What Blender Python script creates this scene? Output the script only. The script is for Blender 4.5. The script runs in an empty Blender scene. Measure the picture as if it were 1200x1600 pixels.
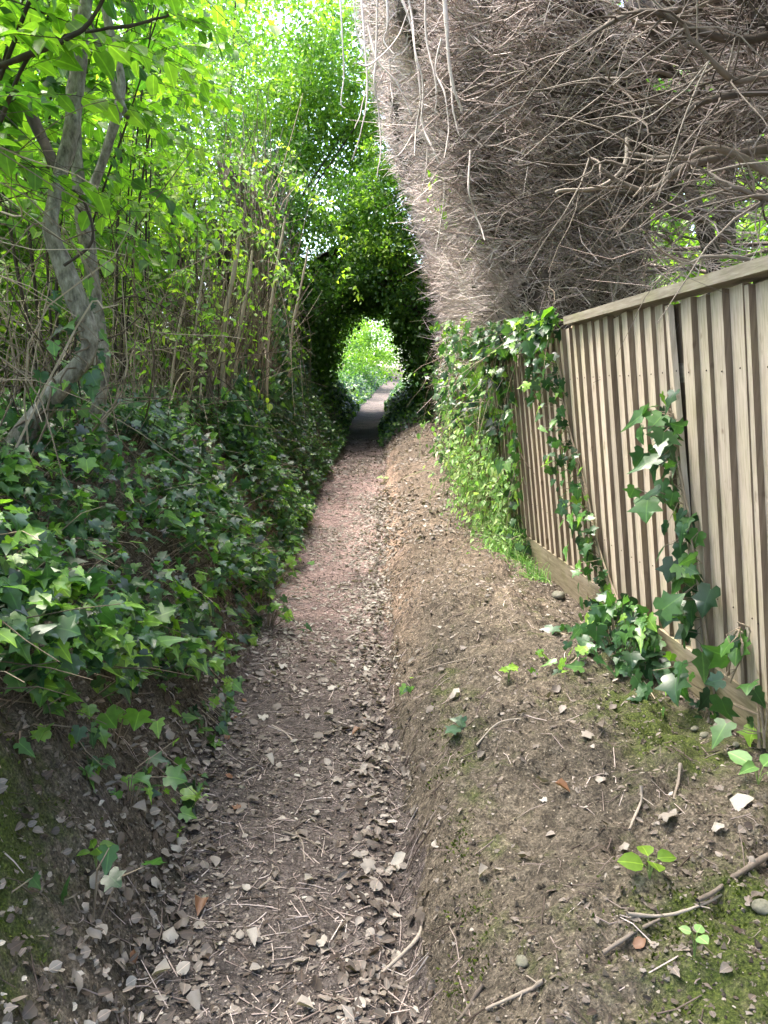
import bpy, math
import numpy as np
rng = np.random.default_rng(11)
R = math.radians
scene = bpy.context.scene
C = scene.collection

# ------------------------------------------------------------------ camera, sky, sun, exposure
CAM_H, PITCH, FPX = 1.65, R(8.3), 1232.0
cam_d = bpy.data.cameras.new("camera"); cam = bpy.data.objects.new("camera", cam_d); C.objects.link(cam)
cam.location = (0, 0, CAM_H); cam.rotation_euler = (R(90) - PITCH, 0, 0)
cam_d.sensor_fit = 'VERTICAL'; cam_d.sensor_height = 36.0; cam_d.lens = 36.0 * FPX / 1600.0
cam_d.clip_start = 0.05; cam_d.clip_end = 1500
scene.camera = cam

SUN_EL, SUN_AZ = 70.0, -68.0            # azimuth from +Y (path direction), negative = over the left hedge
w = bpy.data.worlds.new("World"); scene.world = w; w.use_nodes = True
wn = w.node_tree.nodes; wl_ = w.node_tree.links
sky = wn.new("ShaderNodeTexSky"); sky.sky_type = 'NISHITA'; sky.sun_disc = False
sky.sun_elevation = R(SUN_EL); sky.sun_rotation = R(SUN_AZ)
sky.dust_density = 4.0; sky.air_density = 1.0; sky.ozone_density = 0.6
wl_.new(sky.outputs[0], wn["Background"].inputs[0]); wn["Background"].inputs[1].default_value = 0.15
sd = bpy.data.lights.new("sun", 'SUN'); so = bpy.data.objects.new("sun", sd); C.objects.link(so)
sd.energy = 1.5; sd.angle = R(28); sd.color = (1.0, 0.95, 0.88)
el, az = R(SUN_EL), R(SUN_AZ)
from mathutils import Vector
to_sun = Vector((math.sin(az) * math.cos(el), math.cos(az) * math.cos(el), math.sin(el)))
so.rotation_euler = to_sun.to_track_quat('Z', 'Y').to_euler(); so.location = (-6, 6, 20)
scene.view_settings.view_transform = 'Standard'; scene.view_settings.look = 'None'
scene.view_settings.exposure = 3.08; scene.view_settings.gamma = 1.0
scene.render.engine = 'CYCLES'
scene.cycles.max_bounces = 8; scene.cycles.diffuse_bounces = 3; scene.cycles.transmission_bounces = 6
scene.cycles.use_denoising = True

# ------------------------------------------------------------------ small helpers
def nrm(v): return v / np.maximum(np.linalg.norm(v, axis=-1, keepdims=True), 1e-9)
def U(a, b, n=None): return rng.uniform(a, b, n)
def at(px, py, yd):
    """world point on the photograph's line of sight at forward distance yd"""
    dx, dv = (px - 600) / FPX, (py - 800) / FPX
    fwd = math.cos(PITCH) - dv * math.sin(PITCH); down = dv * math.cos(PITCH) + math.sin(PITCH)
    t = yd / fwd
    return np.array([dx * t, yd, CAM_H - down * t])
def smooth(a, b, x):
    t = np.clip((np.asarray(x, float) - a) / (b - a), 0, 1); return t * t * (3 - 2 * t)
def hash2(i, j, s):
    n = (i * 374761393 + j * 668265263 + s * 974634777) & 0x7fffffff
    n = ((n ^ (n >> 13)) * 1274126177) & 0x7fffffff
    return ((n ^ (n >> 16)) & 0xffff) / 65535.0
def noise2(x, y, f, s=0):
    x = np.asarray(x, float) * f; y = np.asarray(y, float) * f
    xi = np.floor(x).astype(np.int64); yi = np.floor(y).astype(np.int64); u = x - xi; v = y - yi
    u = u * u * (3 - 2 * u); v = v * v * (3 - 2 * v)
    a, b = hash2(xi, yi, s), hash2(xi + 1, yi, s); c, d = hash2(xi, yi + 1, s), hash2(xi + 1, yi + 1, s)
    return (a * (1 - u) + b * u) * (1 - v) + (c * (1 - u) + d * u) * v - 0.5

class MB:
    def __init__(s): s.v = []; s.f = []; s.t = []; s.m = []; s.r = []; s.n = 0
    def add(s, verts, faces, tone=0.5, mat=0, rib=None):
        verts = np.asarray(verts, float).reshape(-1, 3); faces = np.asarray(faces, np.int64)
        s.r.append(np.ones(len(verts)) if rib is None else rib); s.v.append(verts); s.f.append(faces + s.n); s.n += len(verts)
        s.t.append(np.broadcast_to(np.asarray(tone, float), (len(faces),)).copy()); s.m.append(np.full(len(faces), mat))
        return s
    def mesh(s, name, mats, smooth_=None, pattr=None):
        if smooth_ is None: smooth_ = any(k in name for k in ('leaves', 'leaf', 'ivy', 'crown', 'trunk', 'branch', 'stem', 'stick', 'moss'))
        me = bpy.data.meshes.new(name)
        v = np.concatenate(s.v); me.vertices.add(len(v)); me.vertices.foreach_set("co", v.astype(np.float32).ravel())
        tot = np.concatenate([np.full(len(f), f.shape[1]) for f in s.f]); idx = np.concatenate([f.ravel() for f in s.f])
        me.loops.add(len(idx)); me.loops.foreach_set("vertex_index", idx.astype(np.int32))
        me.polygons.add(len(tot)); st = np.concatenate([[0], np.cumsum(tot)[:-1]])
        me.polygons.foreach_set("loop_start", st.astype(np.int32)); me.polygons.foreach_set("loop_total", tot.astype(np.int32))
        me.polygons.foreach_set("material_index", np.concatenate(s.m).astype(np.int32))
        me.polygons.foreach_set("use_smooth", np.full(len(tot), smooth_))
        a = me.attributes.new("tone", 'FLOAT', 'FACE'); a.data.foreach_set("value", np.concatenate(s.t).astype(np.float32))
        rb = np.concatenate(s.r)
        b = me.attributes.new("rib", 'FLOAT', 'POINT'); b.data.foreach_set("value", rb.astype(np.float32))
        for k, arr in (pattr or {}).items():
            b = me.attributes.new(k, 'FLOAT', 'POINT'); b.data.foreach_set("value", np.asarray(arr, np.float32))
        for m in (mats if isinstance(mats, (list, tuple)) else [mats]): me.materials.append(m)
        me.update(calc_edges=True); me.validate()
        return me
    def build(s, name, mats, parent=None, smooth_=None, pattr=None):
        o = bpy.data.objects.new(name, s.mesh(name, mats, smooth_, pattr)); C.objects.link(o)
        if parent is not None:
            o.parent = parent; o.matrix_parent_inverse = parent.matrix_world.inverted()
        return o

def tag(o, label=None, cat=None, group=None, kind=None):
    for k, v in (("label", label), ("category", cat), ("group", group), ("kind", kind)):
        if v: o[k] = v
    return o
def thing(name, loc, label, cat, group=None):
    o = bpy.data.objects.new(name, None); C.objects.link(o); o.location = tuple(float(a) for a in loc); o.empty_display_size = 0.1
    bpy.context.view_layer.update() if False else None
    from mathutils import Matrix
    o.matrix_world = Matrix.Translation(o.location)
    return tag(o, label, cat, group)

# ------------------------------------------------------------------ materials
def ramp(nt, pts):
    r = nt.nodes.new("ShaderNodeValToRGB"); e = r.color_ramp.elements
    e[0].position, e[0].color = pts[0][0], (*pts[0][1], 1); e[1].position, e[1].color = pts[-1][0], (*pts[-1][1], 1)
    for p, c in pts[1:-1]:
        x = e.new(p); x.color = (*c, 1)
    return r
def base_mat(name):
    m = bpy.data.materials.new(name); m.use_nodes = True; nt = m.node_tree
    return m, nt, nt.nodes["Principled BSDF"], nt.nodes["Material Output"], nt.links
def noise_n(nt, scale, detail=4, rough=0.6, coord=None):
    n = nt.nodes.new("ShaderNodeTexNoise"); n.inputs["Scale"].default_value = scale; n.inputs["Detail"].default_value = detail
    n.inputs["Roughness"].default_value = rough
    if coord is not None: nt.links.new(coord, n.inputs["Vector"])
    return n
def mixc(nt, fac, a, b, mode='MIX'):
    m = nt.nodes.new("ShaderNodeMix"); m.data_type = 'RGBA'; m.blend_type = mode
    for i, v in ((0, fac), (6, a), (7, b)):
        if hasattr(v, "is_linked") or hasattr(v, "links"): nt.links.new(v, m.inputs[i])
        else: m.inputs[i].default_value = v if i == 0 else (*v, 1)
    return m.outputs[2]
def leaf_mat(name, pts, trans=0.35, rough=0.4, tgain=1.6, spec=0.5):
    m, nt, p, out, L = base_mat(name)
    a = nt.nodes.new("ShaderNodeAttribute"); a.attribute_name = "tone"
    r = ramp(nt, pts); L.new(a.outputs["Fac"], r.inputs[0])
    tc = nt.nodes.new("ShaderNodeTexCoord")
    n = noise_n(nt, 45, 2, 0.5, tc.outputs["Object"])
    col = mixc(nt, 0.35, r.outputs[0], mixc(nt, 1.0, r.outputs[0], ramp_out(nt, n.outputs[0], [(0.3, (0.55, 0.55, 0.5)), (0.7, (1.35, 1.3, 1.2))]), 'MULTIPLY'))
    ab = nt.nodes.new("ShaderNodeAttribute"); ab.attribute_name = "rib"
    col = mixc(nt, ramp_out(nt, ab.outputs["Fac"], [(0.012, (.6, .6, .6)), (0.035, (0, 0, 0))]), col, mixc(nt, 1.0, col, (2.3, 2.0, 1.9), 'MULTIPLY'))
    L.new(col, p.inputs["Base Color"]); p.inputs["Roughness"].default_value = rough; p.inputs["Specular IOR Level"].default_value = spec
    t = nt.nodes.new("ShaderNodeBsdfTranslucent")
    tcol = mixc(nt, 1.0, col, (1.1 * tgain, 1.25 * tgain, 0.5 * tgain), 'MULTIPLY'); L.new(tcol, t.inputs[0])
    mx = nt.nodes.new("ShaderNodeMixShader"); mx.inputs[0].default_value = trans
    L.new(p.outputs[0], mx.inputs[1]); L.new(t.outputs[0], mx.inputs[2]); L.new(mx.outputs[0], out.inputs[0])
    return m
def ramp_out(nt, sock, pts):
    r = ramp(nt, pts); nt.links.new(sock, r.inputs[0]); return r.outputs[0]
def bark_mat(name, pts, scale=14, stretch=0.25, bump=0.5, rough=0.85, use_tone=False):
    m, nt, p, out, L = base_mat(name)
    tc = nt.nodes.new("ShaderNodeTexCoord"); mp = nt.nodes.new("ShaderNodeMapping"); mp.inputs["Scale"].default_value = (1, 1, stretch)
    L.new(tc.outputs["Object"], mp.inputs[0])
    n = noise_n(nt, scale, 6, 0.65, mp.outputs[0])
    if use_tone:
        a = nt.nodes.new("ShaderNodeAttribute"); a.attribute_name = "tone"
        ad = nt.nodes.new("ShaderNodeMath"); ad.operation = 'MULTIPLY_ADD'; L.new(n.outputs[0], ad.inputs[0]); ad.inputs[1].default_value = 0.5
        sb = nt.nodes.new("ShaderNodeMath"); sb.operation = 'SUBTRACT'; L.new(a.outputs["Fac"], sb.inputs[0]); sb.inputs[1].default_value = 0.25
        L.new(sb.outputs[0], ad.inputs[2]); src = ad.outputs[0]
    else: src = n.outputs[0]
    L.new(ramp_out(nt, src, pts), p.inputs["Base Color"]); p.inputs["Roughness"].default_value = rough
    p.inputs["Specular IOR Level"].default_value = 0.25
    if bump:
        b = nt.nodes.new("ShaderNodeBump"); b.inputs["Strength"].default_value = bump; b.inputs["Distance"].default_value = 0.01
        L.new(n.outputs[0], b.inputs["Height"]); L.new(b.outputs[0], p.inputs["Normal"])
    return m
def soil_mat(name, dark, mid, light, gravel=1.0):
    m, nt, p, out, L = base_mat(name)
    tc = nt.nodes.new("ShaderNodeTexCoord"); co = tc.outputs["Object"]
    n1 = noise_n(nt, 2.2, 5, 0.6, co); n2 = noise_n(nt, 34, 6, 0.7, co); n3 = noise_n(nt, 130, 3, 0.6, co)
    c = ramp_out(nt, n2.outputs[0], [(0.28, dark), (0.5, mid), (0.74, light)])
    c = mixc(nt, 1.0, c, ramp_out(nt, n1.outputs[0], [(0.3, (0.62, 0.62, 0.62)), (0.7, (1.25, 1.2, 1.15))]), 'MULTIPLY')
    v = nt.nodes.new("ShaderNodeTexVoronoi"); v.inputs["Scale"].default_value = 55; v.inputs["Randomness"].default_value = 1; L.new(co, v.inputs["Vector"])
    sp = ramp_out(nt, v.outputs["Distance"], [(0.0, (1, 1, 1)), (0.16, (1, 1, 1)), (0.24, (0, 0, 0))])
    spk = nt.nodes.new("ShaderNodeMath"); spk.operation = 'MULTIPLY'; L.new(sp, spk.inputs[0]); L.new(ramp_out(nt, n3.outputs[0], [(0.5, (0, 0, 0)), (0.62, (1, 1, 1))]), spk.inputs[1])
    sp2 = nt.nodes.new("ShaderNodeMath"); sp2.operation = 'MULTIPLY'; L.new(spk.outputs[0], sp2.inputs[0]); sp2.inputs[1].default_value = 0.7 * gravel
    c = mixc(nt, sp2.outputs[0], c, tuple(min(1, x * 1.7) for x in light))
    c = mixc(nt, 0.8, c, mixc(nt, 1.0, c, ramp_out(nt, n3.outputs[0], [(0.36, (0.45, 0.43, 0.41)), (0.5, (1, 1, 1)), (0.64, (1.6, 1.55, 1.5))]), 'MULTIPLY'))
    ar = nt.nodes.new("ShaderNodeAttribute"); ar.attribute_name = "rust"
    c = mixc(nt, ar.outputs["Fac"], c, mixc(nt, 1.0, c, (3.9, 3.3, 3.25), 'MULTIPLY'))  # lightens the earth colour where the path should look lit
    am = nt.nodes.new("ShaderNodeAttribute"); am.attribute_name = "moss"
    n4 = noise_n(nt, 9, 5, 0.7, co)
    ms = nt.nodes.new("ShaderNodeMath"); ms.operation = 'ADD'; L.new(am.outputs["Fac"], ms.inputs[0]); L.new(n4.outputs[0], ms.inputs[1])
    mf = ramp_out(nt, ms.outputs[0], [(0.72, (0, 0, 0)), (1.0, (0.9, 0.9, 0.9))])
    mg = ramp_out(nt, n3.outputs[0], [(0.3, (0.018, 0.026, 0.006)), (0.55, (0.06, 0.085, 0.014)), (0.8, (0.15, 0.18, 0.03))])
    c = mixc(nt, mf, c, mg)
    L.new(c, p.inputs["Base Color"]); p.inputs["Roughness"].default_value = 0.92; p.inputs["Specular IOR Level"].default_value = 0.2
    ad = nt.nodes.new("ShaderNodeMath"); ad.operation = 'MULTIPLY_ADD'; L.new(n3.outputs[0], ad.inputs[0]); ad.inputs[1].default_value = 0.35; L.new(n2.outputs[0], ad.inputs[2])
    b = nt.nodes.new("ShaderNodeBump"); b.inputs["Strength"].default_value = 0.9; b.inputs["Distance"].default_value = 0.025
    L.new(ad.outputs[0], b.inputs["Height"]); L.new(b.outputs[0], p.inputs["Normal"])
    return m

M = {}
M['soil'] = soil_mat("bank earth", (0.031, 0.026, 0.020), (0.10, 0.086, 0.067), (0.22, 0.192, 0.154))
M['path'] = soil_mat("trodden earth", (0.036, 0.030, 0.028), (0.094, 0.081, 0.076), (0.19, 0.167, 0.159), 1.2)
M['ivy'] = leaf_mat("ivy leaf", [(0, (0.010, 0.030, 0.014)), (0.45, (0.032, 0.090, 0.028)), (0.72, (0.07, 0.165, 0.035)), (0.86, (0.12, 0.25, 0.03)), (1, (0.21, 0.35, 0.05))], 0.3, 0.37, 1.9, 0.65)
M['hazel'] = leaf_mat("hazel leaf", [(0, (0.035, 0.095, 0.016)), (0.45, (0.095, 0.20, 0.024)), (0.9, (0.19, 0.32, 0.04)), (1, (0.27, 0.36, 0.05))], 0.52, 0.45, 1.8)
M['bush'] = leaf_mat("bush leaf", [(0, (0.03, 0.08, 0.015)), (0.5, (0.075, 0.17, 0.025)), (1, (0.2, 0.31, 0.05))], 0.45, 0.45, 1.7)
M['weed'] = leaf_mat("weed leaf", [(0, (0.11, 0.25, 0.07)), (0.6, (0.25, 0.43, 0.15)), (1, (0.48, 0.58, 0.30))], 0.4, 0.5, 1.4)
M['dead'] = leaf_mat("dead leaf", [(0, (0.045, 0.032, 0.025)), (0.3, (0.115, 0.094, 0.08)), (0.6, (0.22, 0.19, 0.168)), (0.85, (0.31, 0.28, 0.25)), (1, (0.40, 0.37, 0.335))], 0.12, 0.55, 1.0, 0.4)
M['rustleaf'] = leaf_mat("rusty leaf", [(0, (0.10, 0.04, 0.02)), (0.6, (0.19, 0.095, 0.05)), (1, (0.34, 0.20, 0.09))], 0.2, 0.55, 1.0)
M['twig'] = bark_mat("dead twig", [(0.0, (0.035, 0.024, 0.018)), (0.3, (0.16, 0.122, 0.106)), (0.62, (0.43, 0.352, 0.316)), (1.0, (0.66, 0.575, 0.53))], 6, 1, 0, 0.8, True)
M['stem'] = bark_mat("dead stem", [(0.0, (0.035, 0.026, 0.018)), (0.35, (0.13, 0.10, 0.07)), (0.7, (0.31, 0.25, 0.18)), (1.0, (0.52, 0.44, 0.34))], 8, 1, 0, 0.8, True)
M['green_stem'] = bark_mat("green stem", [(0.2, (0.08, 0.13, 0.03)), (0.8, (0.2, 0.28, 0.09))], 9, 1, 0, 0.6)
M['bark'] = bark_mat("grey bark", [(0.3, (0.06, 0.055, 0.042)), (0.45, (0.16, 0.148, 0.115)), (0.6, (0.26, 0.243, 0.195)), (0.72, (0.42, 0.41, 0.345))], 38, 0.45, 1.0)
M['dark_bark'] = bark_mat("dark bark", [(0.25, (0.022, 0.017, 0.013)), (0.6, (0.06, 0.047, 0.037)), (0.8, (0.11, 0.09, 0.07))], 14, 0.3, 0.6)
M['limb'] = bark_mat("dead limb", [(0.2, (0.055, 0.042, 0.032)), (0.5, (0.13, 0.105, 0.085)), (0.85, (0.30, 0.255, 0.21))], 10, 0.6, 0.4, 0.85, True)
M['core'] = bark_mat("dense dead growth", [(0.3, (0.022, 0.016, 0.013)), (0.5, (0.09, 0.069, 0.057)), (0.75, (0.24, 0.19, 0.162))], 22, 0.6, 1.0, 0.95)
M['stone'] = bark_mat("mossy stone", [(0.3, (0.07, 0.075, 0.05)), (0.55, (0.19, 0.18, 0.14)), (0.8, (0.32, 0.30, 0.25))], 12, 1, 0.7)
M['render'] = bark_mat("pale wall render", [(0.2, (0.62, 0.55, 0.52)), (0.8, (0.78, 0.72, 0.69))], 3, 1, 0.1)

def wood_mat(name, cols, green=0.24, axis=2, scale=7.0):
    m, nt, p, out, L = base_mat(name)
    tc = nt.nodes.new("ShaderNodeTexCoord"); mp = nt.nodes.new("ShaderNodeMapping")
    sc = [9, 9, 9]; sc[axis] = 0.55; mp.inputs["Scale"].default_value = sc; L.new(tc.outputs["Object"], mp.inputs[0])
    n = noise_n(nt, scale, 6, 0.65, mp.outputs[0])
    a = nt.nodes.new("ShaderNodeAttribute"); a.attribute_name = "tone"
    c = ramp_out(nt, n.outputs[0], [(0.25, cols[0]), (0.5, cols[1]), (0.78, cols[2])])
    c = mixc(nt, 1.0, c, ramp_out(nt, a.outputs["Fac"], [(0, (0.72, 0.70, 0.66)), (1, (1.18, 1.12, 1.05))]), 'MULTIPLY')
    n2 = noise_n(nt, 3.0, 4, 0.6, tc.outputs["Object"])
    gr = ramp_out(nt, n2.outputs[0], [(0.48, (0, 0, 0)), (0.72, (green,) * 3)])
    c = mixc(nt, gr, c, mixc(nt, 1.0, c, (0.72, 0.88, 0.42), 'MULTIPLY'))
    v = noise_n(nt, 11, 2, 0.5, tc.outputs["Object"])
    kn = ramp_out(nt, v.outputs[0], [(0.68, (0, 0, 0)), (0.76, (0.7, 0.7, 0.7))])
    c = mixc(nt, kn, c, mixc(nt, 1.0, c, (0.45, 0.38, 0.32), 'MULTIPLY'))
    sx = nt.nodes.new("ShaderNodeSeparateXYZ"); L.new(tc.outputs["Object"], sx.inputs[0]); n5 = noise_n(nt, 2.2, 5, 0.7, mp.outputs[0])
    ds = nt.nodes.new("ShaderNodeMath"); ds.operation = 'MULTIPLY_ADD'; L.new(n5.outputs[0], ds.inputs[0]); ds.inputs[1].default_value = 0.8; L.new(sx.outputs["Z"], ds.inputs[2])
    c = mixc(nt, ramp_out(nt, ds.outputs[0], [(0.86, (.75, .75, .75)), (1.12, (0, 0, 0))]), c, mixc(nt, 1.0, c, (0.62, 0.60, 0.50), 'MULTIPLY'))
    L.new(c, p.inputs["Base Color"]); p.inputs["Roughness"].default_value = 0.8; p.inputs["Specular IOR Level"].default_value = 0.25
    b = nt.nodes.new("ShaderNodeBump"); b.inputs["Strength"].default_value = 0.35; b.inputs["Distance"].default_value = 0.006
    L.new(n.outputs[0], b.inputs["Height"]); L.new(b.outputs[0], p.inputs["Normal"])
    return m
M['board'] = wood_mat("fence board", [(0.31, 0.258, 0.21), (0.54, 0.47, 0.395), (0.68, 0.61, 0.53)])
M['edge'] = wood_mat("sawn board edge", [(0.11, 0.08, 0.06), (0.20, 0.152, 0.115), (0.30, 0.235, 0.18)])  # brown sawn wood, darkened also to stand in for the edges' shade
M['rail'] = wood_mat("weathered rail", [(0.17, 0.15, 0.12), (0.30, 0.27, 0.225), (0.42, 0.39, 0.34)], 0.5, 1)
M['kick'] = wood_mat("gravel board wood", [(0.19, 0.165, 0.13), (0.36, 0.315, 0.25), (0.48, 0.43, 0.36)], 0.5, 1)

# ------------------------------------------------------------------ leaf templates and scatter
def tri_fan(idx): return [(idx[0], idx[i], idx[i + 1]) for i in range(1, len(idx) - 1)]
def ivy_template(l=1.0):
    half = [(0.14, -0.17), (0.42, -0.13), (0.50, 0.08), (0.37, 0.22), (0.60, 0.46), (0.30, 0.56), (0.16, 0.82)]
    mid = [(0, 0), (0, 0.45), (0, 1.0)]
    V = [(x, y) for x, y in mid] + [(x * l, y) for x, y in half] + [(-x * l, y) for x, y in half]
    F = []
    for o, fl in ((3, 0), (10, 1)):
        t = [(0, o, o + 1), (0, o + 1, o + 2), (0, o + 2, o + 3), (0, o + 3, 1), (1, o + 3, o + 4), (1, o + 4, o + 5), (1, o + 5, o + 6), (1, o + 6, 2)]
        F += [x[::-1] if fl else x for x in t]
    V = np.array([(x, y, 0.28 * abs(x) - 0.22 * y * y - 0.35 * x * x) for x, y in V])
    return V, np.array(F)
def ovate_template(wd=0.34, fold=0.35, droop=0.25):
    half = [(0.72 * wd, 0.14), (wd, 0.42), (0.78 * wd, 0.70), (0.3 * wd, 0.9)]
    mid = [(0, 0), (0, 0.42), (0, 0.72), (0, 1.0)]
    V = mid + half + [(-x, y) for x, y in half]
    F = []
    for o, fl in ((4, 0), (8, 1)):
        t = [(0, o, 1), (1, o, o + 1), (1, o + 1, 2), (2, o + 1, o + 2), (2, o + 2, o + 3), (2, o + 3, 3)]
        F += [x[::-1] if fl else x for x in t]
    V = np.array([(x, y, fold * abs(x) - droop * y * y) for x, y in V])
    return V, np.array(F)
def small_template(wd=0.3, fold=0.3, droop=0.2):
    V = np.array([(0, 0, 0), (wd, 0.5, fold * wd - droop * .25), (0, 1, -droop), (-wd, 0.5, fold * wd - droop * .25)])
    return V, np.array([(0, 1, 2), (0, 2, 3)])
def six_template(wd=0.34, fold=0.3, droop=0.25):
    V = np.array([(0, 0, 0), (wd, 0.35, 0), (0.7 * wd, 0.72, 0), (0, 1, 0), (-0.7 * wd, 0.72, 0), (-wd, 0.35, 0)], float)
    V[:, 2] = fold * np.abs(V[:, 0]) - droop * V[:, 1] ** 2
    return V, np.array([(0, 1, 2), (0, 2, 3), (0, 3, 4), (0, 4, 5)])
IVY = ivy_template(); OVATE = ovate_template(); SMALL = small_template(); SIX = six_template(); LANCE = six_template(0.2, 0.4, 0.3); ROUND = ovate_template(0.45, 0.2, 0.2)

def leaves(mb, T, P, D, Nn, S, tone, mat=0):
    V, F = T; n = len(P)
    if n == 0: return
    y = nrm(D); z = nrm(Nn - (Nn * y).sum(-1, keepdims=True) * y); x = np.cross(y, z)
    S = np.broadcast_to(np.asarray(S, float), (n,))
    wob = U(0.3, 1.9, n)[:, None, None]; wx = U(0.8, 1.15, n)[:, None, None]
    W = P[:, None, :] + S[:, None, None] * (V[None, :, 0:1] * wx * x[:, None, :] + V[None, :, 1:2] * y[:, None, :] + V[None, :, 2:3] * wob * z[:, None, :])
    FF = (F[None] + (np.arange(n) * len(V))[:, None, None]).reshape(-1, 3)
    mb.add(W.reshape(-1, 3), FF, np.repeat(np.broadcast_to(tone, (n,)), len(F)), mat, np.tile(np.abs(V[:, 0]), n))
def tubes(mb, P, Rr, sides=3, tone=0.5, mat=0, cap=True):
    """P (N,S,3) centre lines, Rr (N,S) radii"""
    P = np.asarray(P, float); N, S, _ = P.shape; Rr = np.broadcast_to(np.asarray(Rr, float), (N, S))
    t = nrm(np.gradient(P, axis=1)); ref = nrm(rng.normal(size=(N, 1, 3)))
    ref = np.where(np.abs((ref * t[:, :1]).sum(-1, keepdims=True)) > .9, nrm(ref + np.array([[[.7, -.6, .5]]])), ref)
    a = nrm(ref - (ref * t).sum(-1, keepdims=True) * t); b = np.cross(t, a)
    an = np.arange(sides) * 2 * math.pi / sides
    V = P[:, :, None, :] + Rr[:, :, None, None] * (np.cos(an)[None, None, :, None] * a[:, :, None, :] + np.sin(an)[None, None, :, None] * b[:, :, None, :])
    i = np.arange(S - 1)[:, None] * sides; j = np.arange(sides)[None, :]; j2 = (j + 1) % sides
    q = np.stack([i + j, i + j2, i + sides + j2, i + sides + j], -1).reshape(-1, 4)
    FF = (q[None] + (np.arange(N) * S * sides)[:, None, None]).reshape(-1, 4)
    mb.add(V.reshape(-1, 3), FF, np.repeat(np.broadcast_to(tone, (N,)), len(q)), mat)
def spline(pts, n):
    pts = np.asarray(pts, float); k = len(pts)
    t = np.linspace(0, k - 1, n); i = np.clip(t.astype(int), 0, k - 2); u = (t - i)[:, None]
    g = lambda j: pts[np.clip(j, 0, k - 1)]
    p0, p1, p2, p3 = g(i - 1), g(i), g(i + 1), g(i + 2)
    return 0.5 * (2 * p1 + (p2 - p0) * u + (2 * p0 - 5 * p1 + 4 * p2 - p3) * u ** 2 + (3 * p1 - p0 - 3 * p2 + p3) * u ** 3)
def limb(mb, pts, r0, r1, n=24, sides=9, wob=0.0, tone=0.5, mat=0):
    P = spline(pts, n)
    if wob: P = P + np.cumsum(rng.normal(size=P.shape), 0) * wob * np.linspace(0, 1, n)[:, None]
    r = np.linspace(r0, r1, n) * (1 + 0.13 * np.sin(np.linspace(0, 17, n) + U(0, 6)) + U(-.06, .06, n))
    tubes(mb, P[None], r[None], sides, tone, mat); return P
def curves(B, D, L, droop=0.3, S=4, wob=0.05):
    """N curved centre lines from base B along D (unit) of length L"""
    n = len(B); t = np.linspace(0, 1, S)[None, :, None]; L = np.broadcast_to(np.asarray(L, float), (n,))[:, None, None]
    side = nrm(rng.normal(size=(n, 1, 3)))
    dr = np.broadcast_to(np.asarray(droop, float), (n,))[:, None, None]
    return B[:, None] + D[:, None] * L * t + np.array([0, 0, -1.]) * dr * L * t ** 2 + side * wob * L * np.sin(t * 3.1 * 1.5)

def sprays(mbl, mbs, B, D, L, J=12, leaf=0.07, T=OVATE, droop=0.3, tone=(0.2, 0.95), rad=0.003, flat=1.0):
    """leafy shoots: a thin arching twig with alternate leaves lying in its plane"""
    n = len(B)
    if n == 0: return
    P = curves(B, nrm(D), L, droop, 6, 0.04); tubes(mbs, P, np.linspace(rad, rad * .4, 6)[None], 3, U(0.1, 0.5, n))
    tt = np.linspace(0.12, 1.0, J); k = tt * 5; i = np.minimum(k.astype(int), 4); u = (k - i)[None, :, None]
    Q = P[:, i] * (1 - u) + P[:, i + 1] * u; tan = nrm(P[:, i + 1] - P[:, i])
    up = nrm(np.array([0, 0, 1.]) * flat + rng.normal(size=(n, 1, 3)) * 0.35 - 0 * tan)
    sd_ = nrm(np.cross(tan, np.broadcast_to(up, tan.shape))); sg = np.where(np.arange(J) % 2 == 0, 1, -1)[None, :, None]
    d = nrm(tan * U(.3, .8, (n, J, 1)) + sd_ * sg + rng.normal(size=(n, J, 3)) * .22 + np.array([0, 0, -.25]))
    nn = np.broadcast_to(up, d.shape) + rng.normal(size=d.shape) * .35
    base_t = U(tone[0], tone[1], (n, 1)) + rng.normal(size=(n, J)) * .13
    leaves(mbl, T, Q.reshape(-1, 3), d.reshape(-1, 3), nn.reshape(-1, 3), (leaf * U(.6, 1.25, (n, J))).ravel(), np.clip(base_t, 0, 1).ravel())
def blob_leaves(mb, n, centre, rad, size, T=SIX, tone=(0.1, 1), clump=0.32, nclump=40, up=0.7, hollow=0.45):
    """a crown: leaves gathered in many small clumps through the outer part of an ellipsoid"""
    d = nrm(rng.normal(size=(nclump, 3))); r = U(hollow, 1.0, nclump)[:, None] ** .6
    cc = np.asarray(centre) + d * r * np.asarray(rad) * (1 + 0.25 * rng.normal(size=(nclump, 1)))
    ct = U(tone[0], tone[1], nclump); cs = clump * U(.5, 1.4, nclump) * (np.mean(rad))
    k = rng.integers(0, nclump, n)
    P = cc[k] + rng.normal(size=(n, 3)) * cs[k][:, None] * np.array([.6, .6, .42])
    D = nrm(rng.normal(size=(n, 3)) + (P - cc[k]) / np.maximum(cs[k][:, None], .01) * .5 + np.array([0, 0, -.4]))
    N_ = nrm(np.array([0, 0, up]) + rng.normal(size=(n, 3)) * .6)
    leaves(mb, T, P, D, N_, size * U(.6, 1.3, n), np.clip(ct[k] + rng.normal(size=n) * .13, 0, 1))
    return cc
def link_copy(o, parent=None):
    c = o.copy(); C.objects.link(c)
    if parent is not None: c.parent = parent
    return c

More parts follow.
